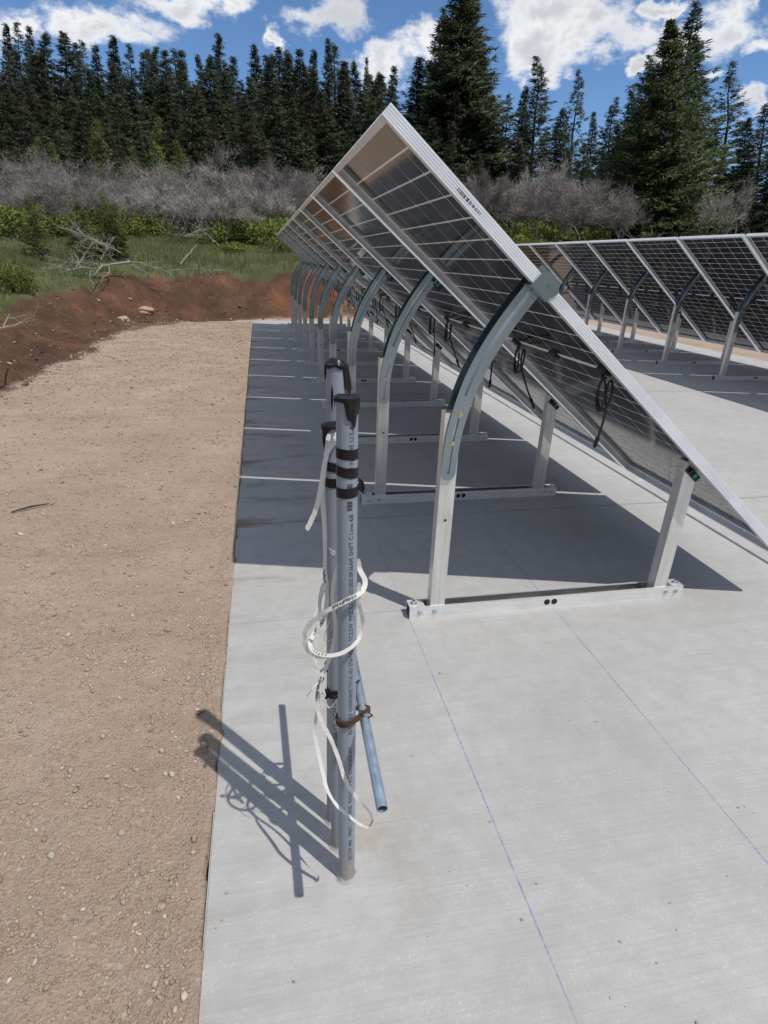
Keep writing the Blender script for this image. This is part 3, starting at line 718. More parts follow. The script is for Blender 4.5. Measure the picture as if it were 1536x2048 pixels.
# ------------------------------------------------------------------ conduits
PR = .0172
def conduit(base, top, label, cap_seed, wrinkle, bands, cap_h):
    base = Vector(base); top = Vector(top); t = empty('conduit', base, label, 'conduit', 'grey conduits standing in the slab')
    L = top-base; ax = L.normalized(); a = Vector((0, 1, 0)).cross(ax).normalized(); c = ax.cross(a)
    n = 40
    def P(h, ang, r): return ax*h + (a*math.cos(ang)+c*math.sin(ang))*r
    b = MB(); b.tube([Vector((0, 0, -.03)), L], PR, n, True); b.build('pipe', PVC, t, True)
    for h in bands:
        b = MB(); m = 48; vs = []; tilt = rnd.uniform(-.003, .003)
        for k in range(m):
            an = 2*math.pi*k/m; dz = tilt*math.cos(an)
            for hh, rr in ((h-.0084, PR+.0002), (h-.0082, PR+.0009), (h+.0082, PR+.0009), (h+.0084, PR+.0002)): vs.append(P(hh+dz, an, rr))
        fs = []
        for k in range(m):
            d = (k+1) % m
            for j in range(3): fs.append((k*4+j, d*4+j, d*4+j+1, k*4+j+1))
        b.add(vs, fs); b.build('tape_band', TAPE, t, True)
    # tape folded over the mouth: a crumpled skirt with longer tongues
    q = random.Random(cap_seed); m = 56; b = MB(); vs = []; rows = 9
    ph = [q.uniform(0, 6.28) for _ in range(4)]; H = L.length
    def skirt(an):
        s = 0
        for (a0, wd, ln) in wrinkle:
            dlt = math.atan2(math.sin(an-a0), math.cos(an-a0)); s = max(s, ln*math.exp(-(dlt/wd)**4))
        return .005+s*(1+.18*math.sin(9*an+ph[1]))+.002*math.sin(5*an+ph[0])+.001*math.sin(11*an+ph[1])
    for k in range(m):
        an = 2*math.pi*k/m; sk = skirt(an)
        vs.append(P(H+cap_h*(.5+.3*math.sin(2*an+ph[2])), an, PR*.25)); vs.append(P(H+cap_h*(.6+.4*math.sin(2*an+ph[3])), an, PR*.75))
        for j in range(rows-2):
            f = j/(rows-3); pucker = .0017*math.sin(7*an+ph[1]+f*3)+.0013*math.sin(15*an+ph[3]-f*5)
            fl = .010*max(0, (sk-.02)/.03)*math.sin(f*2.4)*(.6+.4*math.sin(3*an+ph[0]))*.5
            vs.append(P(H+.0015-sk*f, an, PR+.0016+abs(pucker)*(.15+.6*math.sin(math.pi*min(1, f*1.15)*.9))+fl+(.0012*(1-f)**3)))
    fs = []
    for k in range(m):
        d = (k+1) % m
        for j in range(rows-1): fs.append((k*rows+j, d*rows+j, d*rows+j+1, k*rows+j+1))
    fs.append(tuple(k*rows for k in range(m))); b.add(vs, fs); b.build('tape_cap', TAPE, t, True)
    # mortar collar at the slab
    b = MB(); m = 28; vs = []
    for k in range(m):
        an = 2*math.pi*k/m; w = 1+.35*math.sin(2*an+cap_seed)+.25*math.sin(5*an+2*cap_seed)
        vs += [P(.005+.006*w, an, PR+.0004), P(.0025, an, PR+.0025+.001*w), P(-.0005, an, PR+.004+.004*w)]
    fs = []
    for k in range(m):
        d = (k+1) % m
        for j in range(2): fs.append((k*3+j, d*3+j, d*3+j+1, k*3+j+1))
    b.add(vs, fs); b.build('mortar_collar', MORTAR, t, True)
    return t, P, H
# angle on the pipe: 0 = +X (right), -pi/2 = towards the camera
def znear(v, yc=.888, u=705):
    d = ray(u, v); t = (Vector((.1225, yc-PR, 0)).xy.length)/d.xy.length; return CAM_H+d.z*t
MORTAR = simple('mortar', (.34, .33, .32), .9, 0, .3, 60, None, .6)
near_t, near_P, near_H = conduit((.1235, .887, 0), (.1215, .889, 1.062), 'front grey conduit with printed lettering and three black tape bands', 1,
                                 [(-1.30, .55, .034), (-.70, .30, .024), (2.9, .25, .012)], (znear(911), znear(947.5), znear(988)), .006)
mid_t, mid_P, mid_H = conduit((.116, .965, 0), (.1085, .962, 1.000), 'shortest grey conduit, wedged between the front and rear ones', 2,
                              [(-2.6, .30, .034), (1.0, .5, .012)], (znear(935, .963, 672), znear(966, .963, 672)), .006)
rear_t, rear_P, rear_H = conduit((.112, 1.034, 0), (.1215, 1.030, 1.088), 'tallest grey conduit, at the back with a ragged black tape cap', 3,
                                 [(-.35, .50, .050), (2.9, .35, .026)], (), .010)
# flaps of loose tape on the band and the rear cap
def flap(parent, P, pts, w, name='tape_flap'):
    b = MB(); Q = [P(*q) for q in pts]; vs = []
    for i, q in enumerate(Q):
        vs += [q+Vector((0, 0, w[i]/2)), q-Vector((0, 0, w[i]/2))]
    b.add(vs, [(2*i, 2*i+1, 2*i+3, 2*i+2) for i in range(len(Q)-1)]); b.build(name, TAPE, parent)
flap(near_t, near_P, [(.926, -.25, PR+.001), (.921, -.12, PR+.006), (.917, -.16, PR+.010), (.914, -.10, PR+.012)], (.017, .018, .014, .004))
flap(near_t, near_P, [(.919, -.25, PR+.001), (.912, -.2, PR+.007), (.904, -.22, PR+.011)], (.012, .009, .002))
b = MB()
for k, (h, an) in enumerate(((.975, -2.2), (.968, -2.14), (.981, -2.12), (.988, -2.18))): b.add([rear_P(1.035-.012*0+dz, an0, PR+.0006) for dz, an0 in ((.024, -2.12), (.008, -1.95), (-.012, -1.98), (-.026, -2.06), (-.006, -2.2))], [(0, 1, 2, 3, 4)])
b.build('tape_flap', TAPE, rear_t)
# lettering along the front conduit
def lettering(parent, P, txt, h0, h1, ang, size, name='printed_text'):
    cu = bpy.data.curves.new('t', 'FONT'); cu.body = txt; cu.size = size; cu.resolution_u = 2
    o = bpy.data.objects.new('t', cu); COL.objects.link(o); bpy.context.view_layer.update()
    dg = bpy.context.evaluated_depsgraph_get(); me = bpy.data.meshes.new_from_object(o.evaluated_get(dg))
    bpy.data.objects.remove(o)
    xs_ = [v.co.x for v in me.vertices]; a, c = min(xs_), max(xs_); sc = (h1-h0)/(c-a)
    for v in me.vertices:
        h = h0+(v.co.x-a)*sc; an = ang-v.co.y/PR
        v.co = P(h, an, PR+.00045)
    me.materials.clear(); me.materials.append(INK); return link(name, me, parent)
TA = -1.08
for txt, va, vb in (('THE U.S.A', 915, 852), ('MADE IN', 960, 922), ('Line 6B', 1070, 1030), ('SHIFT C', 1112, 1074), ('09:36AM', 1155, 1118), ('11/21/2025', 1194, 1158), ('U', 1218, 1208), ('PPC', 1242, 1222),
                    ('TC2,SW', 1284, 1248), ('- NEMA', 1322, 1288), ('CONFORMS TO UL 651 STD', 1424, 1318), ('EST 1957', 1470, 1428), ('RIGID PVC CONDUIT', 1606, 1494), ('SCH 40  90C  WIRE', 1720, 1612)):
    lettering(near_t, near_P, txt, znear(va), znear(vb), TA, .0105)
b = MB(); q = random.Random(9)
for va, vb, nb in ((1022, 1003, 7), (981, 968, 5)):
    z0, z1 = znear(va), znear(vb)
    for k in range(nb):
        z = z0+(z1-z0)*k/nb; h = (z1-z0)/nb*q.uniform(.35, .7); a0, a1 = TA-.62, TA-.10
        b.add([near_P(z, a0+(a1-a0)*i/4, PR+.00045) for i in range(5)]+[near_P(z+h, a0+(a1-a0)*i/4, PR+.00045) for i in range(5)], [(i, i+1, i+6, i+5) for i in range(4)])
b.build('printed_barcode', INK, near_t)
b = MB(); lettering(mid_t, mid_P, 'CONDUIT  SCH 40', .30, .44, -1.75, .010)
b = MB(); b.add([mid_P(.775+dz, a0, PR+.0006) for dz, a0 in ((.006, -2.35), (.003, -2.0), (0, -1.65), (-.010, -1.7), (-.008, -2.0), (-.004, -2.3))], [(0, 1, 2, 3, 4, 5)]); b.build('paper_tag', PULL, mid_t)
lettering(mid_t, mid_P, '60', .770, .776, -2.15, .008)
for o in mid_t.children:
    if o.name.startswith('printed_text') and len(o.data.vertices) < 90:
        for v in o.data.vertices:
            pass

# steel tube lashed across the conduits
ta, tb = Vector((.1545, .690, .425)), Vector((.1585, 1.268, .485)); dv = (tb-ta).normalized(); RT = .0098
t = empty('steel_tube', ta, 'bluish galvanised steel tube lashed slanting beside the conduits', 'tube')
b = MB(); n = 24; vs = []; a = dv.cross(Vector((0, 0, 1))).normalized(); c = a.cross(dv)
for h, r in ((0, RT), ((tb-ta).length, RT), ((tb-ta).length, RT-.0014), (0, RT-.0014)):
    vs += [dv*h+(a*math.cos(2*math.pi*k/n)+c*math.sin(2*math.pi*k/n))*r for k in range(n)]
fs = []
for j in range(4):
    for k in range(n): fs.append((j*n+k, j*n+(k+1) % n, ((j+1) % 4)*n+(k+1) % n, ((j+1) % 4)*n+k))
b.add(vs, fs); b.build('tube_wall', EMT, t, True)

# tie wires
def wire_loop(center, ax, r, z0, turns, rad, jit, seed, ext=None):
    q = random.Random(seed); pts = []; n = int(26*turns)
    for k in range(n+1):
        an = 2*math.pi*k/26; rr = r+q.uniform(0, jit)
        x, y = math.cos(an)*rr, math.sin(an)*rr
        if ext is not None:
            e = Vector(ext); f = max(0, Vector((x, y)).normalized().dot(e.xy.normalized()))
            x += e.x*f**3; y += e.y*f**3
        pts.append(Vector(center)+Vector((x, y, z0+.006*math.sin(an+1+.2*seed)+.005*k/n+q.uniform(-.0006, .0006))))
    return pts
def ztube(y): return ta.z+(tb.z-ta.z)*(y-ta.y)/(tb.y-ta.y)
b = MB(); cpt = Vector((.1230, .8875, 0))
for sd in (1, 2, 3): b.tube(wire_loop(cpt, None, PR+.0022, ztube(.89)-.010+.0045*sd, 1.0, .0016, .0012, sd, (.026, .006)), .0023, 6)
b.tube([cpt+Vector((.040, -.014, ztube(.88)+.008)), cpt+Vector((.046, -.02, ztube(.88)+.016)), cpt+Vector((.036, -.018, ztube(.88)+.026)), cpt+Vector((.022, -.012, ztube(.88)+.024))], .0016, 6)
tag(b.build('tie_wire', RUST, None, True), 'rusty brown wire binding the steel tube to the front conduit', 'wire', 'tie wires round the conduits')
b = MB(); cpt = Vector((.1140, .964, 0))
for sd in (4, 5, 6): b.tube(wire_loop(cpt, None, PR+.0022, ztube(.964)-.010+.006*sd-.024, 1.0, .0016, .0015, sd, (.026, .004)), .0022, 6)
zz = ztube(.964); b.tube([cpt+Vector((-.018, -.006, zz+.004)), cpt+Vector((-.026, -.012, zz+.012)), cpt+Vector((-.022, -.016, zz-.006)), cpt+Vector((-.028, -.012, zz-.016)), cpt+Vector((-.020, -.008, zz-.004))], .0020, 6)
tag(b.build('tie_wire', DARKWIRE, None, True), 'dark twisted wire round the middle conduit', 'wire', 'tie wires round the conduits')
b = MB(); cpt = Vector((.1165, 1.032, 0))
for sd in (7, 8, 9): b.tube(wire_loop(cpt, None, PR+.0022, ztube(1.03)-.008+.006*(sd-3)-.024, 1.0, .0016, .0015, sd, (.020, .004)), .0023, 6)
zz = ztube(1.03); b.tube([cpt+Vector((-.018, -.006, zz+.004)), cpt+Vector((-.030, -.012, zz-.004)), cpt+Vector((-.026, -.012, zz-.024)), cpt+Vector((-.032, -.012, zz-.034))], .0024, 6)
tag(b.build('tie_wire', DARKWIRE, None, True), 'black wire round the rear conduit above the other ties', 'wire', 'tie wires round the conduits')

# pull tape: flat printed ribbon hanging in loops
def ribbon(b, pts, w, seed, tw=1.0):
    """pts: (u, v, Y) sightline points; smooth, flat ribbon twisting along its way"""
    P = [on_y(*q) for q in pts]; q = random.Random(seed); C = cl(P, 7); n = len(C); vs = []; ang = q.uniform(-.5, .5)
    for i, p in enumerate(C):
        t = (C[min(i+1, n-1)]-C[max(i-1, 0)]).normalized(); vw = (Vector((0, 0, CAM_H))-p).normalized()
        s = t.cross(vw).normalized(); m = s.cross(t)
        ang += q.uniform(-.16, .16)*tw; ang *= .985
        ww = w*(1 if 1 < i < n-2 else .75); sd = (s*math.cos(ang)+m*math.sin(ang))*ww/2
        vs += [p+sd, p-sd]
    o = len(b.v); b.add(vs, [(2*i, 2*i+1, 2*i+3, 2*i+2) for i in range(n-1)])
    return C, vs
def prints(b, C, vs, i0, i1, step, seed):
    q = random.Random(seed)
    for i in range(i0, i1, step):
        a0, a1, c0, c1 = vs[2*i], vs[2*i+1], vs[2*i+2], vs[2*i+3]; f0 = q.uniform(.05, .3); f1 = q.uniform(.6, .92)
        t = q.uniform(.45, .8); nn = (Vector((0, 0, CAM_H))-Vector(a0)).normalized()*.0009
        A, B_, Cc, D = Vector(a0), Vector(a1), Vector(c0), Vector(c1)
        def mixp(x, y): return (A*(1-x)+B_*x)*(1-y)+(Cc*(1-x)+D*x)*y+nn
        b.add([mixp(f0, 0), mixp(f1, .1), mixp(f1-.1, t), mixp(f0, t*.9)], [(0, 1, 2, 3)])
def tape_thing(strands, label, w=.0105, pr=()):
    b = MB(); ink = MB(); fl = []
    for i, (pts, ww, tw) in enumerate(strands):
        C, vs = ribbon(b, pts, ww, i*7+len(label), tw)
        for (si, a, c, st) in pr:
            if si == i: prints(ink, C, vs, int(a*len(C)), int(c*len(C))-1, st, i+3)
    o = tag(b.build('pull_tape', PULL), label, 'pull tape', 'pull tapes hanging on the conduits')
    if ink.v: tag(ink.build('printed_marks', INK, o), None, None, None, 'stuff')
YM = .945
tape_thing([([(678, 862, .942), (668, 885, .935), (655, 905, .93), (646, 945, .925), (640, 985, .92), (632, 1018, .92), (622, 1042, .92), (613, 1060, .92)], .0090, .9),
            ([(658, 868, .945), (654, 896, .94), (647, 954, .935), (644, 990, .935), (648, 1052, .935), (650, 1110, .935), (649, 1150, .935), (652, 1172, .935)], .0075, .8),
            ([(655, 880, .947), (651, 930, .942), (647, 980, .94), (650, 1030, .94), (652, 1085, .94), (650, 1130, .94), (655, 1170, .94), (652, 1200, .935), (646, 1240, .93)], .0045, 1.)],
           'white pull tape hanging from the short conduit\'s cap to a loose end', pr=((1, .80, .97, 1),))
tape_thing([([(716, 1118, .91), (720, 1140, .905), (730, 1160, .885), (727, 1178, .865), (715, 1190, .856), (697, 1199, .852), (676, 1210, .855), (655, 1221, .865), (636, 1234, .88), (618, 1250, .89), (609, 1268, .895), (609, 1285, .90), (618, 1302, .91), (636, 1312, .93), (655, 1312, .95)], .0088, .8),
            ([(719, 1165, .862), (717, 1205, .862), (722, 1225, .868), (726, 1247, .872), (721, 1271, .865), (709, 1289, .853), (686, 1305, .850), (660, 1311, .856), (636, 1307, .870), (622, 1296, .885), (622, 1280, .90), (632, 1261, .92), (648, 1237, .93), (654, 1205, .935), (652, 1172, .94)], .0074, .8),
            ([(647, 1166, .93), (641, 1190, .925), (639, 1222, .92), (636, 1265, .915), (633, 1307, .91), (634, 1353, .905)], .0066, 1.1),
            ([(650, 1176, .93), (636, 1215, .92), (622, 1250, .91), (618, 1280, .905), (626, 1310, .905), (634, 1335, .905)], .0030, 1.2),
            ([(660, 1240, .925), (648, 1276, .915), (655, 1282, .91), (672, 1275, .91)], .0014, .6)],
           'white pull tape wrapped in two loops round the front conduit', pr=((0, .30, .48, 1), (1, .52, .62, 2), (1, .75, .86, 1)))
tape_thing([([(677, 1129, .925), (669, 1156, .92), (665, 1197, .92), (671, 1254, .92), (665, 1295, .92), (654, 1330, .915), (644, 1351, .91), (637, 1373, .905), (634, 1395, .90), (635, 1412, .90), (640, 1436, .895), (661, 1477, .88), (677, 1517, .865), (692, 1564, .845), (714, 1596, .815), (734, 1617, .79), (745, 1638, .78), (738, 1653, .775), (726, 1652, .785), (704, 1637, .80), (674, 1611, .825), (655, 1580, .845), (645, 1542, .865), (632, 1480, .89), (630, 1452, .90), (635, 1415, .905), (638, 1385, .905)], .0076, .9),
            ([(644, 1385, .90), (650, 1402, .90), (658, 1415, .90), (668, 1408, .90), (674, 1398, .92)], .0035, .6),
            ([(640, 1362, .91), (624, 1378, .90), (613, 1398, .90), (615, 1425, .90), (626, 1445, .90)], .0018, .6)],
           'long white pull tape drooping past the steel tube towards the slab', pr=((0, .24, .33, 1), (0, .62, .66, 1)))

# ------------------------------------------------------------------ loose stones
OCT_V = np.array([(1, 0, 0), (-1, 0, 0), (0, 1, 0), (0, -1, 0), (0, 0, 1), (0, 0, -1)], float)
OCT_F = np.array([(0, 2, 4), (2, 1, 4), (1, 3, 4), (3, 0, 4), (2, 0, 5), (1, 2, 5), (3, 1, 5), (0, 3, 5)])
bmi = bmesh.new(); bmesh.ops.create_icosphere(bmi, subdivisions=1, radius=1); bmi.verts.ensure_lookup_table()
ICO_V = np.array([v.co[:] for v in bmi.verts]); ICO_F = np.array([[v.index for v in f.verts] for f in bmi.faces]); bmi.free()
def stones(X, Y, size, name, m, label, sink=.25):
    Z = height(X, Y); Vs, Fs, o = [], [], 0; big = size > .0040*(1+.1*Y)
    for sel, BV, BF in ((big, ICO_V, ICO_F), (~big, OCT_V, OCT_F)):
        n_ = int(sel.sum())
        if not n_: continue
        k = len(BV); x, y, z, sz_ = X[sel], Y[sel], Z[sel], size[sel]
        sc = sz_[:, None]*np.stack([nrs.uniform(.7, 1.4, n_), nrs.uniform(.55, 1.0, n_), nrs.uniform(.4, .75, n_)], 1)
        V = BV[None]*(1+nrs.uniform(-.28, .28, (n_, k, 1)))*sc[:, None, :]
        t = nrs.normal(0, .25, n_)[:, None]; V = np.stack([V[..., 0], V[..., 1], V[..., 2]+t*V[..., 0]], 2)
        a = nrs.uniform(0, 6.28, n_)[:, None]; ca, sa = np.cos(a), np.sin(a)
        V = np.stack([V[..., 0]*ca-V[..., 1]*sa, V[..., 0]*sa+V[..., 1]*ca, V[..., 2]], 2)+np.stack([x, y, z+sc[:, 2]*(1-2*sink)], 1)[:, None, :]
        Vs.append(V.reshape(-1, 3)); Fs.append((BF[None]+np.arange(n_)[:, None, None]*k).reshape(-1, 3)+o); o += n_*k
    return tag(link(name, np_mesh(name, np.concatenate(Vs), np.concatenate(Fs), m)), label, None, None, 'stuff')
n = 150000
yy = .45+12.6*nrs.uniform(0, 1, n)**1.9; xx = nrs.uniform(-2.45, -.195, n)
clump = vnoise(xx, yy, .34, 31)+.7*vnoise(xx, yy, .12, 32); keep = (clump+nrs.uniform(-.9, .9, n) > -.15) & (xx > -.195-1.05*(yy+.4)); xx, yy = xx[keep], yy[keep]
sz = np.clip(np.exp(nrs.normal(math.log(.0016), .60, len(xx))), .0010, .0095)*(1+.13*yy)
n2_ = 60000; y2 = .5+2.6*nrs.uniform(0, 1, n2_)**1.3; x2 = nrs.uniform(-2.3, -.19, n2_); k2 = (x2 > -.195-.95*(y2+.35)) & (vnoise(x2, y2, .22, 33)+.8*vnoise(x2, y2, .07, 34)+nrs.uniform(-.9, .9, n2_) > .1)
xx = np.concatenate([xx, x2[k2]]); yy = np.concatenate([yy, y2[k2]]); sz = np.concatenate([sz, np.clip(np.exp(nrs.normal(math.log(.0018), .55, int(k2.sum()))), .0010, .0075)])
stones(xx, yy, sz, 'gravel', PEBBLE, 'small tan and pale pebbles strewn over the packed dirt')
n = 15000; yy = nrs.uniform(5, 15.6, n); xx = nrs.uniform(-4.2, 3.8, n); d_ = pad_dist(np.stack([xx, yy], 1)); k = (d_ > -.15) & (d_ < 1.25) & (nrs.uniform(0, 1, n) > d_*.6)
stones(xx[k], yy[k], np.clip(np.exp(nrs.normal(math.log(.0085), .6, k.sum())), .004, .04), 'soil_stones', REDSTONE, 'stones and clods scattered over the red cut bank')
# grit on the concrete
n = 150; xx = nrs.uniform(-.16, 2.2, n); yy = .5+6*nrs.uniform(0, 1, n)**2
Vs, Fs, o = [], [], 0
for i in range(n):
    s_ = np.clip(math.exp(nrs.normal(math.log(.0020), .5)), .001, .005)
    V = ICO_V*(1+nrs.uniform(-.25, .25, (12, 1)))*s_*np.array([1, .8, .55])+np.array([xx[i], yy[i], s_*.3]); Vs.append(V); Fs.append(ICO_F+o); o += 12
tag(link('grit', np_mesh('grit', np.concatenate(Vs), np.concatenate(Fs), PEBBLE)), 'specks of grit lying on the concrete', None, None, 'stuff')
def rock(x, y, s, label, name='rock', m=None):
    bm = bmesh.new(); bmesh.ops.create_icosphere(bm, subdivisions=3, radius=1)
    off = Vector((x*3.1, y*1.7, s*9))
    for v in bm.verts:
        c = v.co.copy(); v.co = c*(1+.45*mnoise.noise(c*1.3+off)+.15*mnoise.noise(c*3+off)); v.co = Vector((v.co.x*s*1.25, v.co.y*s, v.co.z*s*.75))
    me = bpy.data.meshes.new(name); bm.to_mesh(me); bm.free(); me.materials.append(m or ROCK)
    return tag(link(name, me, None, (x, y, gz(x, y)+s*.25)), label, 'rock')
def hit(u, v):                               # where a sight line meets the ground
    d = ray(u, v); t = 2.0
    for _ in range(4000):
        p = Vector((0, 0, CAM_H))+d*t
        if p.z < gz(p.x, p.y): return p
        t += max(.02, .01*t)
    return p
p = hit(292, 628); rock(p.x, p.y, .105, 'pale rock lying on the red bank left of the panels')
p = hit(248, 645); rock(p.x, p.y, .085, 'flat tan rock at the foot of the red bank', m=ROCK)
b = MB(); p0, p1 = on_y(845, 1794, .8), None
rock(.318, .885-.16, .0085, 'small pinkish pebble lying on the concrete right of the conduits', 'pebble')
p = hit(25, 1028); b = MB(); q = hit(100, 1012)
b.tube([Vector((p.x, p.y, gz(p.x, p.y)+.010)), Vector(((p.x+q.x)/2, (p.y+q.y)/2+.01, gz((p.x+q.x)/2, (p.y+q.y)/2)+.016)), Vector((q.x, q.y, gz(q.x, q.y)+.012))], [.004, .006, .003], 6)
tag(b.build('stick', BARK, None, True), 'thin dark stick lying on the gravel at the left', 'stick')

# ------------------------------------------------------------------ vegetation
def tri_soup(name, T, m):                    # T (n,3,3)
    T = np.asarray(T, np.float32); return np_mesh(name, T.reshape(-1, 3), np.arange(len(T)*3).reshape(-1, 3), m)
def soft(me, Nn):
    me.polygons.foreach_set('use_smooth', [True]*len(me.polygons)); me.normals_split_custom_set_from_vertices([tuple(q) for q in np.repeat(Nn, 3, 0)]); return me
def faced(T, Nn):
    """turn every leaf face to the side its shading normal points to"""
    T = np.asarray(T, np.float32); Nn = np.asarray(Nn, np.float32); Nn /= np.linalg.norm(Nn, axis=1, keepdims=True)+1e-9
    g = np.cross(T[:, 1]-T[:, 0], T[:, 2]-T[:, 0]); fl = (g*Nn).sum(1) < 0; T[fl] = T[fl][:, [0, 2, 1]]; return T, Nn
def conifer(seed, Hh=15., rmax=.20, nb=230, spr=15, openness=0., droop=.25, size=.36, start=.06, clumpy=.0, m=NEEDLE, low=.72):
    """crown of many small needle sprays on real boughs; returns trunk mesh, crown mesh"""
    g = np.random.RandomState(seed); T = []; NN = []; tb_ = MB()
    bend = [Vector((g.normal()*.022*k, g.normal()*.022*k, Hh*k/6)) for k in range(7)]
    tb_.tube(bend, [Hh*.0125*(1-.93*k/6) for k in range(7)], 7, True)
    for i in range(nb):
        f = start+(1-start)*(i/nb)**.92; f = min(.995, f+g.uniform(-.012, .012)); z = f*Hh
        env = rmax*Hh*((1-f)**1.02)*1.12*(1 if f > .18 else low+(1-low)*f/.18)*(1+.28*math.sin(i*.55+seed))
        L = env*g.uniform(.55, 1.18)+.06
        if g.uniform() < openness: continue
        a = g.uniform(0, 6.283); dr = Vector((math.cos(a), math.sin(a), 0)); side = Vector((-dr.y, dr.x, 0))
        pitch = .55*f+.05-droop*(1-f)
        base = bend[min(5, int(f*6))].lerp(bend[min(6, int(f*6)+1)], f*6-int(f*6))
        def P(t): return base+dr*(L*t)+Vector((0, 0, L*(pitch*t-.30*t*t+.26*t**3)))
        if i % 3 == 0: tb_.tube([P(0), P(.5), P(1)], [.020*(1-f)+.008, .012*(1-f)+.005, .003], 3, False)
        ns = max(4, int(spr*(.35+L/(rmax*Hh))))
        for k in range(ns):
            t = 1-(1-g.uniform(.06, 1))*(1-clumpy*g.uniform(0, 1)); p = P(t)
            w = (1-t)*L*.42+.10; sd = g.uniform(-1, 1); p = p+side*(sd*w)+Vector((0, 0, g.normal()*.05-abs(sd)*w*.18))
            fwd = (dr*(.75+.25*t)+side*(sd*.9)+Vector((0, 0, g.uniform(-.25, .40)))).normalized()
            for j in range(3):
                s_ = size*g.uniform(.55, 1.2)*(1-.55*f); d2 = (fwd+Vector((g.normal()*.45, g.normal()*.45, g.normal()*.35))).normalized()
                wd = d2.cross(Vector((g.normal(), g.normal(), g.normal()+.8))).normalized()*s_*.17
                q = p+Vector((g.normal(), g.normal(), g.normal()*.6))*.06
                T.append(((q-wd)[:], (q+wd)[:], (q+d2*s_)[:])); NN.append((dr*.55+side*(sd*.35)+Vector((g.normal()*.3, g.normal()*.3, .75+g.normal()*.3)))[:])
    T, NN = faced(T, NN)
    return tb_.mesh('trunk', BARK, True), soft(tri_soup('crown', T, m), NN)
CON = [conifer(1, 15, .19, 340, 20, size=.40), conifer(2, 15, .165, 340, 20, 0, .3, .40), conifer(3, 15, .21, 300, 18, .10, .15, .42, .10, .4),
       conifer(4, 15, .15, 320, 18, .05, .3, .40), conifer(5, 15, .18, 260, 15, .22, .1, .42, .14, .5), conifer(6, 15, .20, 350, 20, .02, .2, .40)]
CON_BIG = conifer(7, 15, .30, 620, 40, .02, .14, .36, .005, .35, NEEDLE2, 1.0); CON_TALL = conifer(8, 15, .155, 560, 30, .06, .10, .34, .03, .5)
CON_PINE = conifer(9, 15, .19, 260, 15, .18, .0, .42, .10, .6)
YOUNG = [conifer(11, 5, .26, 170, 15, 0, .1, .20, .02, .2, NEEDLE3), conifer(12, 5, .22, 160, 15, 0, .1, .20, .02, .2, NEEDLE3)]
def put_tree(kind, x, y, h, w, label, group, nominal, name='fir_tree', th=0.):
    t = empty(name, (x, y, gz(x, y)-.1), label, 'tree', group); s_ = h/nominal; A = math.atan2(x, y)
    t.scale = (s_*w, s_*w, s_); t.rotation_euler = (Matrix.Rotation(th, 3, Vector((math.sin(A), math.cos(A), 0))) @ Matrix.Rotation(rnd.uniform(0, 6.28), 3, 'Z')).to_euler()
    link('trunk', kind[0], t); link('crown', kind[1], t); return t
def tree_px(kind, u, v, D, label, group=None, w=1., nominal=15., name='fir_tree'):
    A, E = azel(u, v); x, y = D*math.sin(A), D*math.cos(A); top = CAM_H+D*math.tan(E); z = gz(x, y); h = max(1.2, top-z+.1)
    th = -(u-720)/800*.105+rnd.uniform(-.012, .012)          # the trees grow a little aslant, towards the clearing
    x -= math.cos(A)*h*math.sin(th); y += math.sin(A)*h*math.sin(th); h = max(1.2, top-gz(x, y)+.1)
    return put_tree(kind, x, y, h, w, label, group, nominal, name, th)
def ordw(n):
    o = 'first second third fourth fifth sixth seventh eighth ninth tenth eleventh twelfth thirteenth fourteenth fifteenth sixteenth seventeenth eighteenth nineteenth'.split()
    if n < 20: return o[n-1]
    t = {2: 'twent', 3: 'thirt', 4: 'fort'}[n//10]
    return t+'ieth' if n % 10 == 0 else t+'y-'+o[n % 10-1]
sky_line = [(-30, 60), (10, 46), (33, 40), (58, 52), (90, 63), (121, 62), (150, 85), (165, 80), (192, 90), (224, 71), (256, 86), (287, 105), (297, 98), (312, 95), (330, 100), (346, 97), (364, 101), (397, 110),
            (436, 68), (467, 114), (508, 90), (533, 111), (556, 95), (573, 101), (600, 99), (626, 100), (668, 88), (690, 125), (708, 124), (765, 152), (785, 175)]
for i, (u, v) in enumerate(sky_line):
    D = 74+9*math.sin(i*2.3)
    tree_px(CON[[3, 1, 4, 3, 1, 5, 3, 4][i % 8]], u, v, D, 'dark skyline fir of the left wood, %s from the left picture edge' % ordw(i+1), 'skyline firs at left', rnd.uniform(1.2, 1.75))
tree_px(CON[1], 436, 67, 70, 'narrow fir spire rising highest above the left woods near their middle', None, .7)
tree_px(CON[0], 654, 78, 56, 'tall lighter green fir with drooping boughs left of the front row\'s peak', None, .95)
tree_px(CON[3], 734, 116, 60, 'slim dark fir spire just left of the front row\'s peak', None, .72)
for i in range(46):
    u = -40+i*18.5+rnd.uniform(-12, 12); v = 116+rnd.uniform(-18, 62)+max(0, u-580)*.16; D = 60+rnd.uniform(-6, 9)
    tree_px(CON[i % 6], u, v, D, 'dark fir in the thick of the wood at left', 'firs in the thick of the left wood', rnd.uniform(1.4, 1.9))
for i in range(28):
    u = -40+i*31+rnd.uniform(-14, 14); v = 205+rnd.uniform(-40, 60)+max(0, u-560)*.08; D = 45+rnd.uniform(-3, 5)
    tree_px(CON[(i*5+1) % 6], u, v, D, 'dark lower fir behind the grey oaks at left, %s from the left edge' % ordw(i+1), 'front firs of the left wood', rnd.uniform(1.5, 2.0))
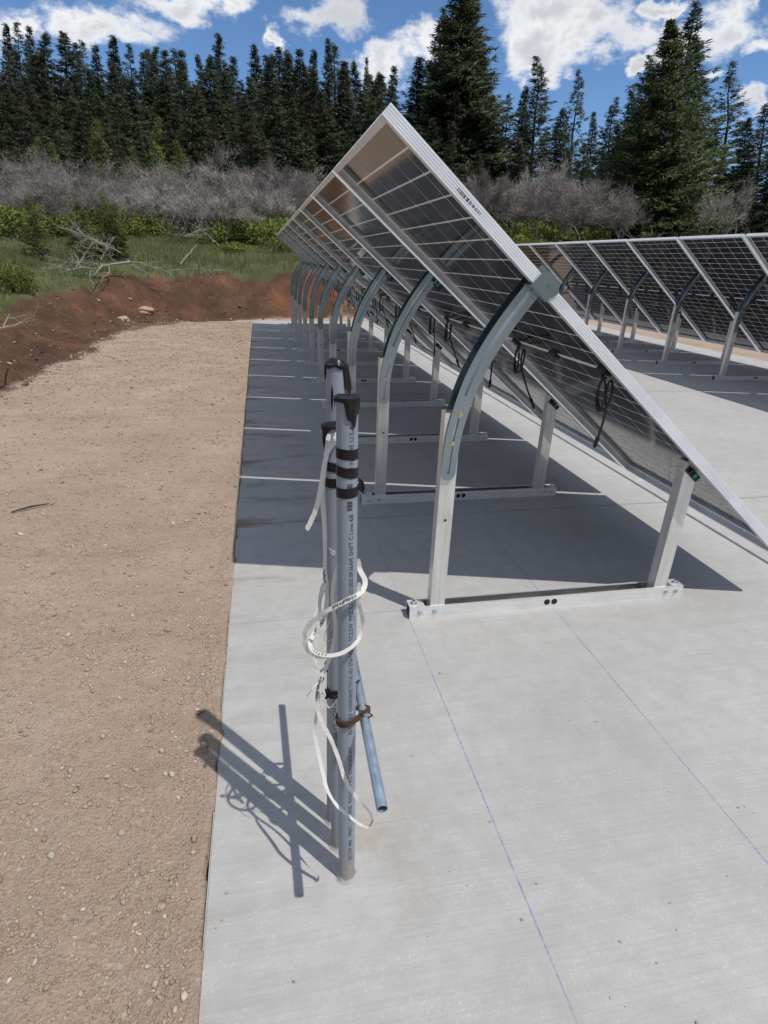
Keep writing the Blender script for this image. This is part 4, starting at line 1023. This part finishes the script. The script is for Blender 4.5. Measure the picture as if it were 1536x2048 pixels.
# middle and right
tree_px(CON_TALL, 918, -75, 44, 'very tall broad fir behind the front row, its top out of the picture', None, 1.88)
tree_px(CON_TALL, 952, -30, 47, 'second tall fir close beside the tallest one', None, 1.51)
tree_px(CON[2], 880, 20, 48, 'open topped fir leaning on the left side of the tallest fir', None, 1.36)
tree_px(CON[5], 843, 117, 46, 'shorter dense fir at the left foot of the tallest fir', None, 1.66)
tree_px(CON[0], 985, 190, 45, 'short fir at the right foot of the tallest fir', None, 1.43)
tree_px(CON[4], 1017, 186, 52, 'thin ragged fir between the tallest fir and the next spire', None, 1.21)
tree_px(CON[2], 1077, 114, 46, 'dark fir with a rugged pointed top right of the tallest fir', None, 1.43)
tree_px(CON[1], 1050, 172, 50, 'small dark fir tucked behind the rugged pointed one', None, 1.36)
tree_px(CON_PINE, 1156, 139, 50, 'sparse see through fir with a feathery tip in the gap of sky', None, 1.21)
tree_px(CON[3], 1187, 224, 52, 'small feathery fir right of the sparse one', None, 1.36)
tree_px(CON[1], 1125, 215, 44, 'greener bushy fir below the sparse feathery one', None, 1.66)
tree_px(CON[5], 1140, 300, 38, 'young olive fir in front of the right hand trees', None, 1.51)
tree_px(CON[0], 1040, 285, 40, 'young fir behind the grey oaks, right of the tallest fir', None, 1.51)
tree_px(CON[2], 1228, 195, 48, 'dark fir at the left edge of the trees round the big fir', None, 1.36)
tree_px(CON[5], 1262, 180, 47, 'dark dense fir second left of the big fir', None, 1.36)
tree_px(CON[2], 1297, 112, 46, 'dark tall fir just left of the big green fir', None, 1.21)
tree_px(CON[0], 1235, 250, 40, 'lower greenish fir at the left foot of the big fir', None, 1.36)
tree_px(CON_BIG, 1345, 40, 29.5, 'big bushy green fir standing in front behind the rear row', None, 1.32)
tree_px(CON[2], 1382, 8, 40, 'dark tall fir whose tip rises behind the big green fir', None, 1.59)
tree_px(CON[5], 1395, 70, 42, 'dark fir close behind the right side of the big green fir', None, 1.51)
tree_px(CON_PINE, 1471, 121, 50, 'open airy fir against the cloud at the right', None, 1.51)
tree_px(CON[1], 1450, 300, 44, 'low dark fir under the airy one at the right', None, 1.73)
tree_px(CON[2], 1536, 190, 40, 'dark fir cut by the right picture edge', None, 1.66)
tree_px(CON[5], 1502, 235, 42, 'dark rounded fir second from the right picture edge', None, 1.51)
tree_px(CON[0], 1575, 215, 36, 'shadowy fir at the very right edge behind the meadow', None, 1.66)
for i, (u, v, D) in enumerate([(820, 215, 50), (870, 235, 42), (905, 260, 40), (1000, 270, 47), (1095, 255, 48), (1170, 285, 46), (1205, 300, 42), (960, 300, 40)]):
    tree_px(CON[(i*2) % 6], u, v, D, 'dark fir amid the trees behind the panels, %s' % ['left of the peak', 'near the front row\'s edge', 'below the tallest fir', 'right of the tallest fir', 'below the rugged pointed fir', 'below the feathery tip', 'left of the big fir', 'right below the tallest'][i], 'filler firs behind the panels', 1.7)
for i, (u, v, D, w_) in enumerate([(898, 40, 47, 1.3), (935, 70, 45, 1.4), (868, 140, 44, 1.5), (972, 120, 47, 1.4), (910, 190, 42, 1.7), (1290, 200, 36, 1.3), (1400, 230, 37, 1.4), (1345, 260, 30, 1.6)]):
    tree_px(CON[(i*5+2) % 6], u, v, D, ['dark fir crowding the left flank of the tallest fir', 'dark fir standing before the tallest fir\'s trunk', 'dark lower fir in the mass left of the tallest fir', 'dark fir filling the right flank of the tallest fir', 'low dark fir at the middle foot of the tallest fir', 'dark fir touching the left side of the big green fir', 'dark fir touching the right side of the big green fir', 'dark low fir inside the skirt of the big green fir'][i], None, w_)
# bright young firs
for u, v, D, w, lab in ((195, 238, 33, 1.15, 'olive young fir rising above the grey oaks at left'), (312, 232, 36, 1.0, 'slender young fir among the grey oaks, left of the brightest one'), (355, 282, 33, 1.2, 'brightest yellow green young fir above the grey oaks'),
                       (268, 292, 35, .8, 'tiny young fir tip between two brighter young firs'), (72, 275, 36, 1.1, 'dull young fir above the grey oaks at far left'), (105, 285, 35, 1.0, 'second dull young fir above the oaks at far left')):
    tree_px(YOUNG[0 if w > 1 else 1], u, v, D, lab, None, w*.85, 5., 'young_fir')
def oak(seed, Hh=4., spread=1., stems=4, twig=5200):
    g = np.random.RandomState(seed); tb_ = MB(); T = []; tips = []
    def grow(p, d, L, r, depth):
        pts = [p]; q = p; dd_ = d
        for k in range(3):
            dd_ = (dd_+Vector((g.normal()*.28, g.normal()*.28, g.normal()*.18+.06))).normalized(); q = q+dd_*(L/3); pts.append(q)
        tb_.tube(pts, [r, r*.85, r*.72, r*.58], 5 if depth < 2 else 3, False)
        if depth >= 3: tips.extend((pts[1], dd_, pts[2], pts[3])[i:i+1][0] for i in (0, 2, 3)); return
        for k in range(g.randint(3, 5)):
            nd = (dd_+Vector((g.normal()*.75, g.normal()*.75, g.normal()*.5+.12))).normalized(); grow(pts[g.randint(1, 4)] if depth else pts[g.randint(2, 4)], nd, L*g.uniform(.55, .8), r*.5, depth+1)
    for s_ in range(stems):
        a = g.uniform(0, 6.28); grow(Vector((g.normal()*.25*spread, g.normal()*.25*spread, 0)), Vector((math.cos(a)*.45*spread, math.sin(a)*.45*spread, 1)).normalized(), Hh*.40, Hh*.016, 0)
    tips = [q for q in tips if q.z > Hh*.44] or tips
    k = twig//len(tips)+1
    for tp in tips:
        for i in range(k):
            rad = Vector((tp.x, tp.y, max(0, tp.z-Hh*.45))); d = (rad.normalized()*.75+Vector((g.normal(), g.normal(), g.normal()))*.55+Vector((0, 0, .45))).normalized(); L = g.uniform(.16, .55)*Hh/4
            q = tp+Vector((g.normal(), g.normal(), g.normal()))*.10*Hh/4
            w = d.cross(Vector((g.normal(), g.normal(), g.normal()))).normalized()*g.uniform(.0045, .010)*Hh/4
            T.append(((q-w)[:], (q+w)[:], (q+d*L)[:]))
    return tb_.mesh('limbs', OAKBARK, True), tri_soup('twigs', T, TWIG)
OAK = [oak(s_, 4., 1.1, 4, tw_) for s_, tw_ in ((1, 3600), (2, 5200), (3, 2800), (4, 4400), (5, 3200), (6, 5600))]; OAKN = [oak(11, 4., .8, 2, 5200), oak(12, 4., .6, 2, 4600)]
def put_oak(kind, u, v, D, label, group=None, w=1.1, zoff=0):
    A, E = azel(u, v); x, y = D*math.sin(A), D*math.cos(A); z = gz(x, y); h = max(1.6, CAM_H+D*math.tan(E)-z)
    t = empty('oak_shrub', (x, y, z-.05), label, 'shrub', group); s_ = h/4.0; t.scale = (s_*w, s_*w, s_); t.rotation_euler = (0, 0, rnd.uniform(0, 6.28))
    link('limbs', kind[0], t); link('twigs', kind[1], t)
for i in range(22):
    u = -50+i*32+rnd.uniform(-9, 9); v = 312+16*math.sin(i*1.9)+rnd.uniform(-24, 28); D = rnd.uniform(26, 35)
    put_oak(OAK[i % 6], u, v, D, 'bare grey oak shrub of the thicket at left, %s from the left edge' % ordw(i+1), 'bare oak thicket at left', rnd.uniform(.95, 1.35))
for i in range(12):
    u = -30+i*56+rnd.uniform(-16, 16); v = 346+rnd.uniform(-30, 30); D = rnd.uniform(21.5, 26)
    put_oak(OAK[(i*5+1) % 6], u, v, D, 'low bare oak shrub at the front of the left thicket, %s from the left' % ordw(i+1), 'front of the bare oak thicket', rnd.uniform(.85, 1.15))
for i in range(13):
    u = 930+i*30+rnd.uniform(-9, 9); v = 332+rnd.uniform(-26, 34)-(12 if 1020 < u < 1160 else 0); D = rnd.uniform(25, 34)
    if 1270 < u < 1420: continue
    put_oak(OAK[i % 6], u, v, D, 'bare grey oak shrub behind the panels, %s to the right of the front row\'s peak' % ordw(i+1), 'bare oaks behind the panels', rnd.uniform(.9, 1.2))
put_oak(OAKN[0], 432, 348, 20.5, 'bare grey oak with a forked dark trunk standing on the meadow', None, 1.25)
put_oak(OAKN[1], 548, 340, 22.5, 'bare grey oak with a crooked thin trunk left of the panel row\'s far end', None, 1.2)
put_oak(OAKN[1], 62, 345, 19.5, 'leaning dark oak at the far left above the bank', None, 1.1)
put_oak(OAKN[0], 1100, 335, 24, 'bare oak with two thin trunks right of the front row', None, 1.1)
put_oak(OAKN[1], 1190, 350, 25, 'bare oak shrub left of the big green fir', None, 1.1)
put_oak(OAK[2], 1462, 345, 27, 'pale bare oak shrub right of the big green fir', None, .8)
def bush(seed, nl=2600):
    g = np.random.RandomState(seed); T = []; NN = []; tb_ = MB(); C = [(Vector((g.normal()*.5, g.normal()*.4, g.uniform(.18, .62))), g.uniform(.28, .5)) for _ in range(11)]
    for c, r in C:
        tb_.tube([Vector((c.x*.3, c.y*.3, 0)), Vector((c.x*.7, c.y*.7, c.z*.5)), c], [.018, .013, .006], 4, False)
        for k in range(nl//11):
            d = Vector((g.normal(), g.normal(), g.normal()*.8+.25)).normalized(); q = c+Vector((d.x*1.15, d.y*1.15, d.z*.75))*r*g.uniform(.7, 1.08)
            s_ = g.uniform(.035, .075); a = (d+Vector((g.normal(), g.normal(), g.normal()))*.6).normalized(); w = a.cross(Vector((g.normal(), g.normal(), g.normal()))).normalized()*s_*.45
            T.append(((q-w)[:], (q+w)[:], (q+a*s_*1.5)[:])); NN.append((d*.6+Vector((g.normal()*.35, g.normal()*.35, .6+g.normal()*.3)))[:])
    T, NN = faced(T, NN)
    return tb_.mesh('stems', OAKBARK), soft(tri_soup('foliage', T, BUSHLEAF), NN)
BUSH = [bush(1), bush(2), bush(3)]
def put_bush(i, u, v, D, w, h, label, group=None):
    A, _ = azel(u, v); x, y = D*math.sin(A), D*math.cos(A)
    t = empty('green_bush', (x, y, gz(x, y)-.05), label, 'bush', group); t.scale = (w, w, h); t.rotation_euler = (0, 0, rnd.uniform(0, 6.28))
    link('stems', BUSH[i % 3][0], t); link('foliage', BUSH[i % 3][1], t)
put_bush(0, 12, 545, 11.8, .42, .60, 'bright green bush at the left picture edge above the red bank')
for i, (u, D, w, h) in enumerate([(40, 20.5, 1.2, 1.0), (105, 21.5, 1.2, 1.1), (150, 23, 1.1, 1.0), (240, 23, 1.0, .9), (-15, 19, 1.1, 1.0), (280, 24, .9, .9)]):
    put_bush(i, u, 450, D, w, h, 'low green bush under the bare oaks at far left, %s from the left' % ['second', 'third', 'fourth', 'fifth', 'first', 'sixth'][i], 'green bushes under the left oaks')
for i, (u, D, w, h) in enumerate([(475, 21.5, 1.1, .85), (510, 22, 1.3, 1.15), (545, 21.5, 1.2, .9), (490, 24.5, 1.4, 1.5), (540, 25, 1.3, 1.4)]):
    put_bush(i+1, u, 470, D, w, h, 'bright green bush in the clump left of the panel row\'s far end, %s' % ['front left one', 'front middle one', 'front right one', 'rear left one', 'rear right one'][i], 'green bush clump by the far end')
put_bush(2, 480, 510, 18.4, .55, .45, 'small green bush at the meadow edge below the bigger clump')
put_bush(0, 565, 505, 18.6, .6, .55, 'small green bush touching the far end of the front row')
for i, (u, D, w, h) in enumerate([(1020, 24, 1.3, 1.0), (1060, 25, 1.4, 1.2), (1110, 26, 1.4, 1.1), (1045, 21, 1.0, .7), (1150, 27, 1.2, 1.0), (985, 24, 1.2, 1.0)]):
    put_bush(i+2, u, 430, D, w, h, 'yellow green bush under the oaks behind the panels, %s' % ['second from left', 'third from left', 'second from right', 'lowest one in front', 'rightmost one', 'leftmost one'][i], 'green bushes behind the panels')
# young fir growing amid the fallen branches
tree_px(YOUNG[0], 205, 385, 15.6, 'small bright fir growing amid the fallen branches on the bank', None, 1.5, 5., 'young_fir')
tree_px(YOUNG[1], 160, 425, 15.2, 'low bushy fir left of the fallen branches on the bank', None, 1.7, 5., 'young_fir')
tree_px(YOUNG[1], 228, 428, 15.4, 'low bushy fir right behind the fallen branches', None, 1.8, 5., 'young_fir')
tree_px(YOUNG[1], 72, 470, 15.0, 'small dark fir at the foot of the leaning oak', None, 1.5, 5., 'young_fir')
# fallen, bleached branches
def branch(u0, v0, u1, v1, D0, D1, r, seed, label, forks=7, arch=.0):
    g = random.Random(seed); A0, E0 = azel(u0, v0); A1, E1 = azel(u1, v1)
    a = Vector((D0*math.sin(A0), D0*math.cos(A0), CAM_H+D0*math.tan(E0))); c = Vector((D1*math.sin(A1), D1*math.cos(A1), CAM_H+D1*math.tan(E1)))
    L = (c-a).length; b = MB(); pts = []
    for k in range(8):
        t = k/7; pts.append(a.lerp(c, t)+Vector((g.gauss(0, .02), g.gauss(0, .02), g.gauss(0, .018)+arch*math.sin(math.pi*t)))*L*.6)
    b.tube(pts, [r*(1-.75*k/7) for k in range(8)], 6)
    base = pts[0]
    def fork(p, d, l, rr, dep):
        q = [p]
        for k in range(4):
            d = (d+Vector((g.gauss(0, .22), g.gauss(0, .22), g.gauss(0, .2)))).normalized(); q.append(q[-1]+d*l/4)
        b.tube(q, [rr*(1-.2*k) for k in range(5)], 4, False)
        if dep:
            for k in range(3): fork(q[g.randint(1, 4)], (d+Vector((g.gauss(0, .6), g.gauss(0, .6), g.gauss(0, .5)))).normalized(), l*.6, rr*.55, dep-1)
    d = (c-a).normalized()
    for k in range(forks):
        i = g.randint(1, 6); fork(pts[i], (d*.7+Vector((g.gauss(0, .5), g.gauss(0, .5), g.gauss(.1, .45)))).normalized(), L*g.uniform(.25, .5), r*.45, 1)
    tag(b.build('fallen_branch', DEAD, None, True), label, 'branch', 'bleached branches fallen on the bank')
branch(258, 524, 120, 545, 13.6, 13.3, .026, 1, 'thick pale fallen branch lying along the lip of the red bank', 8)
branch(215, 490, 105, 448, 14.2, 14.6, .014, 2, 'grey fallen branch fanning up to the left over the bank', 10, .04)
branch(150, 535, 190, 480, 13.5, 13.8, .014, 3, 'pale forked branch standing up from the pile on the bank', 7)
branch(150, 540, 70, 535, 13.4, 13.5, .012, 4, 'thin fallen branch at the left end of the pile', 7)
branch(255, 520, 330, 540, 13.8, 13.6, .014, 5, 'brushy fallen branch reaching right along the bank lip', 9)
branch(360, 528, 395, 488, 15.0, 16.0, .019, 6, 'dark stub of a branch with a broken pale tip on the meadow', 0)
branch(205, 530, 188, 550, 13.3, 12.9, .016, 7, 'curved pale root hanging over the red bank', 1)
branch(428, 541, 452, 540, 13.9, 13.9, .012, 8, 'short pale branch at the lip of the bank, right of the pile', 1)
branch(0, 660, 22, 630, 6.6, 7.4, .010, 9, 'pale root poking from the soil at the left picture edge', 3)
branch(375, 470, 420, 462, 18.5, 18.8, .014, 10, 'grey dead branch top lying before the forked oak', 12, .1)
branch(240, 505, 150, 470, 13.9, 14.2, .012, 21, 'long thin grey branch crossing the pile above the thick one', 11, .05)
branch(185, 528, 95, 520, 13.4, 13.3, .010, 22, 'low brushy grey branch at the left of the thick pale one', 11)
branch(200, 520, 232, 470, 13.6, 13.9, .009, 23, 'upright twiggy grey branch behind the thick pale one', 9)
branch(262, 530, 300, 548, 13.3, 13.0, .010, 24, 'rooty twig hanging down the bank right of the thick branch', 6)
branch(345, 540, 410, 536, 14.0, 14.1, .008, 25, 'low thin twig lying along the grass edge of the bank', 8)
# grass
def grass(n, fx, name, label, hmin, hmax):
    X, Y = fx(n); d_ = pad_dist(np.stack([X, Y], 1)); k = d_ > 1.18+.12*vnoise(X, Y, .3, 41); X, Y = X[k], Y[k]
    dens = vnoise(X, Y, .8, 42)+.6*vnoise(X, Y, .25, 43)+nrs.uniform(-.8, .8, len(X)); k = dens > -.25; X, Y = X[k], Y[k]; Z = height(X, Y)
    m_ = len(X); h = nrs.uniform(hmin, hmax, m_)*(1+.5*vnoise(X, Y, 1.2, 44)); a = nrs.uniform(0, 6.28, m_); w = nrs.uniform(.004, .009, m_)*(.6+.04*Y)
    le = nrs.uniform(-.5, .5, (m_, 2))*h[:, None]
    V = np.zeros((m_, 3, 3)); V[:, 0] = np.stack([X-np.cos(a)*w, Y-np.sin(a)*w, Z-.02], 1); V[:, 1] = np.stack([X+np.cos(a)*w, Y+np.sin(a)*w, Z-.02], 1); V[:, 2] = np.stack([X+le[:, 0], Y+le[:, 1], Z+h], 1)
    tag(link(name, tri_soup(name, V, GRASS)), label, None, None, 'stuff')
grass(70000, lambda n: (nrs.uniform(-8, 3, n), 13.5+10.5*nrs.uniform(0, 1, n)**1.4), 'meadow_grass', 'short green grass on the meadow above the far bank', .06, .17)
grass(26000, lambda n: (nrs.uniform(-6.5, -3, n), nrs.uniform(5.5, 15, n)), 'bank_grass', 'green and straw coloured grass above the left bank', .05, .13)
grass(30000, lambda n: (nrs.uniform(6, 34, n), nrs.uniform(17, 40, n)), 'far_grass', 'pale green grass on the slope behind the rear row', .10, .28)
